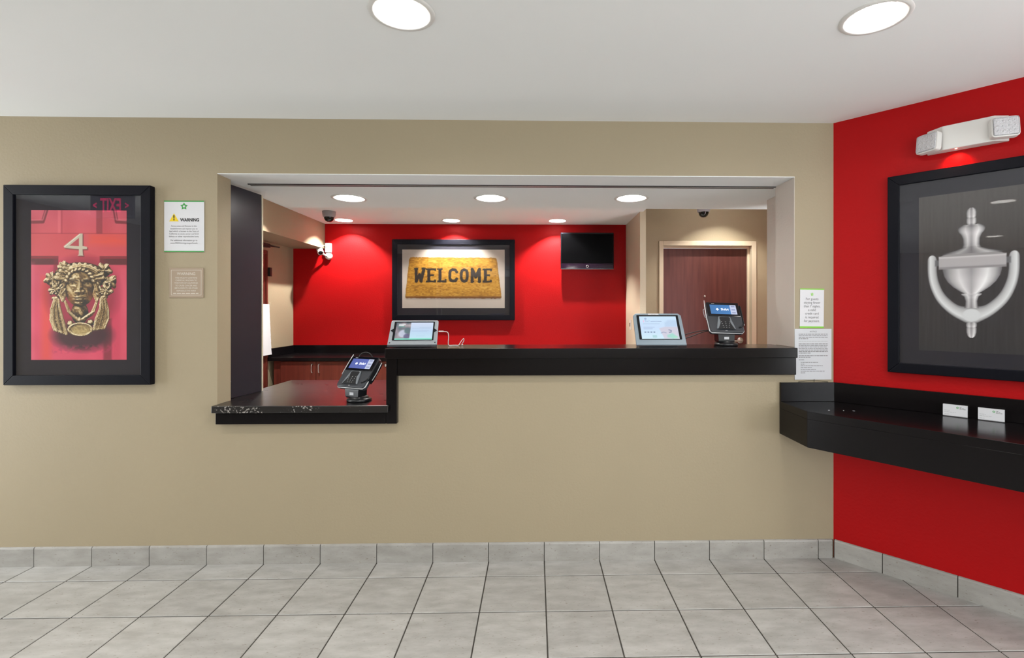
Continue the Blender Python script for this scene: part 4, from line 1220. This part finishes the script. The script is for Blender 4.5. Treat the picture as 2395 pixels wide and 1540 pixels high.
t = thing('bullet_camera', 'white wall mounted security camera at the left end of the red office wall', 'security camera', (-2.500, YB, 2.150), WALL)
G().box(-0.034, 0.034, -0.056, 0.056, 0.001, 0.040, bev=0.004).build('junction_box', 'white_plastic', t)
for yy in (-0.044, 0.044): G().lathe([(0, 0.042), (0.005, 0.042), (0.005, 0.040)], 10, mat=Matrix.Translation((-0.008, yy, 0))).build('screw', 'grey_plastic', t)
G().lathe([(0.042, 0.001), (0.042, 0.022), (0.036, 0.034), (0, 0.037)], 28, mat=Matrix.Translation((0.0, -0.099, 0))).build('mount_disc', 'white_plastic', t)
G().tube(spline([(-0.012, -0.095, 0.034), (-0.03, -0.090, 0.060), (-0.050, -0.066, 0.085)], 5), 0.011, 10).build('arm', 'white_plastic', t)
R_ = Matrix.Translation((-0.066, -0.050, 0.100)) @ Matrix.Rotation(0.55, 4, 'Y') @ Matrix.Rotation(0.55, 4, 'X')
bd = G().lathe([(0, -0.06), (0.030, -0.06), (0.032, -0.05), (0.032, 0.045), (0.028, 0.050), (0.024, 0.044), (0, 0.044)], 24, mat=R_).build('body', 'white_plastic', t)
G().lathe([(0.024, 0.046), (0.020, 0.052), (0, 0.053)], 20, mat=R_).build('lens', 'dome', bd)
G().prism([(0.036 * math.cos(a), 0.036 * math.sin(a)) for a in [k * PI / 10 for k in range(11)]] + [(0.034 * math.cos(a), 0.034 * math.sin(a)) for a in [k * PI / 10 for k in range(10, -1, -1)]], -0.06, 0.068, mat=R_).build('sun_shield', 'white_plastic', t)
G().tube(spline([(-0.05, 0.0, 0.07), (-0.040, 0.022, 0.07), (-0.012, 0.018, 0.045), (-0.002, -0.01, 0.041)], 6), 0.004, 8).build('cable', 'cable_white', t)

# ------------------------------------------------------------------ tablets on the bar
def tablet(name, label, x, y, rz, w, ln, tilt, base_h, shell, art, chamfer):
    """wedge stand: the sloping face carries the tablet. local: x right, y back, z up, origin on the counter"""
    t = thing(name, label, 'tablet', (x, y, 1.186), (0, 0, rz), 'tablet stands')
    th = 0.012
    cy_, sy_ = math.cos(tilt), math.sin(tilt)
    # face frame: u right, v up the slope, n outwards
    Fm = Matrix(((1, 0, 0, 0), (0, cy_, -sy_, 0.0), (0, sy_, cy_, base_h), (0, 0, 0, 1)))
    c = chamfer
    face = [(-w / 2, 0), (w / 2, 0), (w / 2 - 0.002, ln - c), (w / 2 - c - 0.002, ln), (-w / 2 + c + 0.002, ln), (-w / 2 + 0.002, ln - c)]
    sh = G().prism(face, -th, 0.0, mat=Fm, bev=0.003).build('shell', shell, t)
    top_y, top_z = cy_ * ln, base_h + sy_ * ln
    prof = [(0.004, 0.001), (top_y * 0.95, 0.001), (top_y * 0.95, 0.012), (top_y * 0.80, top_z * 0.62), (0.028, base_h * 0.9), (0.004, base_h * 0.75)]
    PM = Matrix(((0, 0, 1, 0), (1, 0, 0, 0), (0, 1, 0, 0), (0, 0, 0, 1)))
    G().prism(prof, -w * 0.36, w * 0.36, mat=PM, bev=0.002).build('stand', 'charcoal', t)
    G().box(-w / 2, w / 2, -0.002, 0.016, 0.001, base_h - 0.002, bev=0.004, seg=3).build('front_foot', 'charcoal', t)
    b0, b1 = ln * 0.16, ln - 0.014
    bz = G().box(-w / 2 + 0.022, w / 2 - 0.022, b0, b1, 0.0, 0.0022, bev=0.002, seg=1, mat=Fm).build('bezel', 'gloss_black', t)
    return t, Fm, bz, (b0, b1)

# left tablet
wL, lL, tL = 0.272, 0.186, math.radians(46)
t, Fm, bz, (b0, b1) = tablet('tablet_stand', 'silver tablet stand on the left end of the bar counter', -0.688, 0.028, 0.10, wL, lL, tL, 0.016, 'silver', None, 0.008)
art_grid('screen', tablet_left_art(), -wL / 2 + 0.034, wL / 2 - 0.030, b0 + 0.003, b1 - 0.008, 0.0026, 'screen', bz, mtx=Fm)
for s_ in (-1, 1):
    G().prism([(s_ * (wL / 2 - 0.006), lL * 0.56), (s_ * (wL / 2 - 0.026), lL * 0.66), (s_ * (wL / 2 - 0.026), lL * 0.46)], 0.0, 0.0016, mat=Fm).build('finger_notch', 'gloss_black', t)
    G().lathe([(0, 0.0012), (0.004, 0.0012), (0.004, 0)], 10, mat=Fm @ Matrix.Translation((s_ * (wL / 2 - 0.012), 0.014, 0))).build('screw', 'black_plastic', t)
# right tablet
wR, lR, tR = 0.288, 0.214, math.radians(56)
t, Fm, bz, (b0, b1) = tablet('tablet_stand', 'blue grey tablet stand on the right part of the bar counter', 0.717, 0.030, 0.0, wR, lR, tR, 0.012, 'blue_grey', None, 0.016)
ar = art_grid('screen', tablet_right_art(), -wR / 2 + 0.036, wR / 2 - 0.036, b0 + 0.004, b1 - 0.009, 0.0026, 'screen', bz, mtx=Fm)
text('lettering', 'S', 0.017, 'screen_pink', bz, -0.085, b1 - 0.044, 0.0030, mtx=Fm)
text('lettering', 'TAY', 0.017, 'screen_grey', bz, -0.064, b1 - 0.044, 0.0030, mtx=Fm)
G().box(-0.044, 0.020, b1 - 0.046, b1 - 0.043, 0.0028, 0.0030, mat=Fm).build('text_line', 'screen_grey', bz)
G().prism([(-0.072 + 0.008 * math.sin(2 * PI * k / 5), b1 - 0.026 + 0.008 * math.cos(2 * PI * k / 5)) for k in range(5)], 0.0028, 0.0030, mat=Fm).build('star_logo', 'screen_grey', bz)
G().box(-0.052, 0.010, lR - 0.011, lR - 0.003, 0.0003, 0.0009, mat=Fm).build('label_tape', 'white_sheet', t)
bars_g = G().box(-0.034, -0.008, lR - 0.008, lR - 0.006, 0.0009, 0.0011, mat=Fm).build('text_line', 'pale_ink', t)

# charging cable of the left tablet
o = G().tube(spline([(-0.553, 0.108, 1.272), (-0.530, 0.110, 1.271), (-0.505, 0.112, 1.266), (-0.500, 0.115, 1.240), (-0.503, 0.12, 1.205), (-0.498, 0.125, 1.1895), (-0.478, 0.13, 1.1895), (-0.462, 0.135, 1.1895),
                     (-0.448, 0.15, 1.1895), (-0.438, 0.155, 1.205), (-0.424, 0.155, 1.224), (-0.418, 0.157, 1.226), (-0.420, 0.162, 1.212), (-0.434, 0.17, 1.1895), (-0.43, 0.20, 1.1895)], 8), 0.0022, 8)
o = o.build('charging_cable', 'cable_white')
tag(o, 'thin white charging cable looping beside the left tablet', 'cable')
pl = G().box(-0.556, -0.528, 0.104, 0.112, 1.2685, 1.2755, bev=0.002).build('plug', 'cable_white', o)

# ------------------------------------------------------------------ payment terminals
def terminal(label, x, y, z, rz, tilt, blue, ped_h, lift, roll=0.0, cable=None):
    t = thing('payment_terminal', label, 'payment terminal', (x, y, z), (0, 0, rz), 'payment terminals')
    G().lathe([(0, 0.0008), (0.066, 0.0008), (0.068, 0.004), (0.068, 0.012), (0.062, 0.017), (0.052, 0.018), (0.052, 0.026), (0.046, 0.030), (0, 0.030)], 36, mat=Matrix.Translation((0.012, 0.02, 0))).build('base_plate', 'black_plastic', t)
    ph = ped_h
    loop = lambda hw, hd, zz: [(-hw, -hd, zz), (hw, -hd, zz), (hw, hd, zz), (-hw, hd, zz)]
    g = G()
    rings = [loop(0.042, 0.030, 0.022), loop(0.046, 0.034, 0.030), loop(0.048, 0.034, ph * 0.80), loop(0.054, 0.030, ph), loop(0.056, 0.024, ph + 0.010)]
    vs = [p for r in rings for p in r]
    fs = [(3, 2, 1, 0), (16, 17, 18, 19)] + [(4 * i + k, 4 * i + (k + 1) % 4, 4 * (i + 1) + (k + 1) % 4, 4 * (i + 1) + k) for i in range(4) for k in range(4)]
    g.add([(a, b + 0.008, c) for a, b, c in vs], fs)
    ped = g.build('pedestal', 'black_plastic', t)
    G().box(-0.014, 0.014, -0.0272, -0.0260, ph * 0.48, ph * 0.48 + 0.015).build('label_sticker', 'paper', ped)
    cy_, sy_ = math.cos(tilt), math.sin(tilt)
    Fm = Matrix.Translation((0, -0.045, lift)) @ Matrix.Rotation(roll, 4, 'Y') @ Matrix(((1, 0, 0, 0), (0, cy_, -sy_, 0), (0, sy_, cy_, 0), (0, 0, 0, 1)))
    w, ln = 0.198, 0.205
    hw = w / 2
    body = [(-hw + 0.010, 0), (hw - 0.010, 0), (hw, 0.012), (hw + 0.002, ln * 0.5), (hw, ln - 0.008), (hw - 0.008, ln), (-hw + 0.008, ln), (-hw, ln - 0.008), (-hw - 0.002, ln * 0.5), (-hw, 0.012)]
    bo = G().prism(body, -0.034, 0.0, mat=Fm, bev=0.004).build('body', 'charcoal', t)
    rim = [Fm @ Vector((a, b, -0.012)) for a, b in [(-hw - 0.001, ln * 0.62), (-hw - 0.003, ln * 0.5), (-hw - 0.001, 0.012), (-hw + 0.010, -0.001), (hw - 0.010, -0.001), (hw + 0.001, 0.012), (hw + 0.003, ln * 0.5), (hw + 0.001, ln - 0.01)]]
    G().tube([tuple(p) for p in rim], 0.0036, 8).build('silver_rim', 'rim', t)
    bz = G().box(-hw + 0.003, hw - 0.003, ln * 0.52, ln - 0.003, -0.002, 0.004, bev=0.002, mat=Fm).build('screen_bezel', 'gloss_black', t)
    sx0, sx1, sy0, sy1 = -0.078, 0.078, ln * 0.585, ln - 0.020
    art_grid('screen', terminal_art(blue), sx0, sx1, sy0, sy1, 0.0045, 'screen', bz, mtx=Fm)
    text('lettering', 'Shift4', 0.021, 'screen_white', bz, 0.008, (sy0 + sy1) / 2, 0.0049, mtx=Fm)
    for dx, dy in ((-0.005, 0), (0.005, 0), (0, 0.0045), (0, -0.0045)):
        G().lathe([(0, 0.0050), (0.0036, 0.0050), (0.0036, 0.0048)], 10, mat=Fm @ Matrix.Translation((-0.036 + dx, (sy0 + sy1) / 2 + dy, 0))).build('logo_petal', 'screen_white', bz)
    G().box(-0.066, -0.048, ln - 0.014, ln - 0.011, 0.0040, 0.0043, mat=Fm).build('maker_mark', 'pale_ink', bz)
    # keypad hood
    hood = G().prism([(-0.062, 0.018), (0.050, 0.018), (0.038, 0.060), (0.030, ln * 0.50), (-0.040, ln * 0.50), (-0.050, 0.060)], 0.0, 0.007, mat=Fm, bev=0.003).build('keypad_hood', 'grey_plastic', t)
    G().prism([(-0.054, 0.016), (0.042, 0.016), (0.022, 0.062), (0.026, ln * 0.45), (0.018, ln * 0.48), (-0.028, ln * 0.48), (-0.036, ln * 0.45), (-0.032, 0.062)], 0.0065, 0.0085, mat=Fm).build('keypad_well', 'black_plastic', hood)
    for r in range(4):
        for c in range(3):
            kx = -0.006 + (c - 1) * (0.015 + 0.003 * (3 - r)); ky = 0.062 - r * 0.0125
            k_ = G().box(kx - 0.0055, kx + 0.0055, ky - 0.0042, ky + 0.0042, 0.0085, 0.0105, bev=0.001, seg=1, mat=Fm).build('key', 'black_plastic', hood)
            G().box(kx - 0.002, kx + 0.0015, ky - 0.0014, ky + 0.0014, 0.0104, 0.0107, mat=Fm).build('key_mark', 'pale_ink', hood)
    G().box(-0.012, 0.000, 0.008, 0.011, 0.0002, 0.0006, mat=Fm).build('card_mark', 'pale_ink', t)
    # magnetic stripe reader on the right, stylus on the left
    G().prism([(hw + 0.004, 0.045), (hw + 0.010, 0.070), (hw + 0.012, ln - 0.030), (hw + 0.004, ln - 0.014)], -0.040, 0.002, mat=Fm, bev=0.002).build('card_reader', 'black_plastic', t)
    G().tube([tuple(Fm @ Vector(p)) for p in ((hw + 0.016, 0.060, -0.020), (hw + 0.019, 0.11, -0.022), (hw + 0.017, ln - 0.025, -0.02))], 0.0026, 8).build('reader_edge', 'rim', t)
    G().tube([tuple(Fm @ Vector(p)) for p in ((hw - 0.028, 0.030, 0.003), (hw - 0.008, 0.040, 0.005), (hw + 0.004, 0.060, 0.004))], 0.004, 8).build('reader_clip', 'black_plastic', t)
    G().tube([tuple(Fm @ Vector(p)) for p in ((-hw - 0.010, ln * 0.40, -0.006), (-hw - 0.007, ln * 0.75, -0.004), (-hw - 0.004, ln + 0.012, -0.002))], [0.0022, 0.0036, 0.0018], 8).build('stylus', 'rim', t)
    G().tube(spline([tuple(Fm @ Vector(p)) for p in ((-hw, ln * 0.50, -0.012), (-hw - 0.014, ln * 0.52, -0.012), (-hw - 0.016, ln * 0.75, -0.012), (-hw - 0.004, ln * 0.80, -0.012))], 6), 0.002, 8).build('stylus_holder', 'silver', t)
    if cable:
        for pth in cable: G().tube(spline(pth, 8), 0.0026, 8).build('cable', 'cable_dark', t)
    return t

terminal('payment terminal with blue screen on the raised bar, in front of the wooden door', 1.112, 0.120, 1.186, 0.0, math.radians(57), (66, 122, 182), 0.080, 0.082, roll=0.03,
         cable=[[(-0.03, 0.02, 0.086), (-0.10, 0.05, 0.088), (-0.19, 0.06, 0.070), (-0.27, 0.07, 0.040)], [(-0.03, 0.03, 0.078), (-0.09, 0.06, 0.082), (-0.18, 0.07, 0.050), (-0.27, 0.08, 0.020)]])
terminal('payment terminal with violet screen turned sideways on the low counter', -1.022, 0.075, 0.8775, -0.42, math.radians(50), (92, 106, 178), 0.080, 0.088,
         cable=[[(-0.04, 0.075, 0.21), (-0.045, 0.085, 0.252), (-0.025, 0.105, 0.268), (0.0, 0.125, 0.255), (0.015, 0.14, 0.20), (0.02, 0.14, 0.12)]])
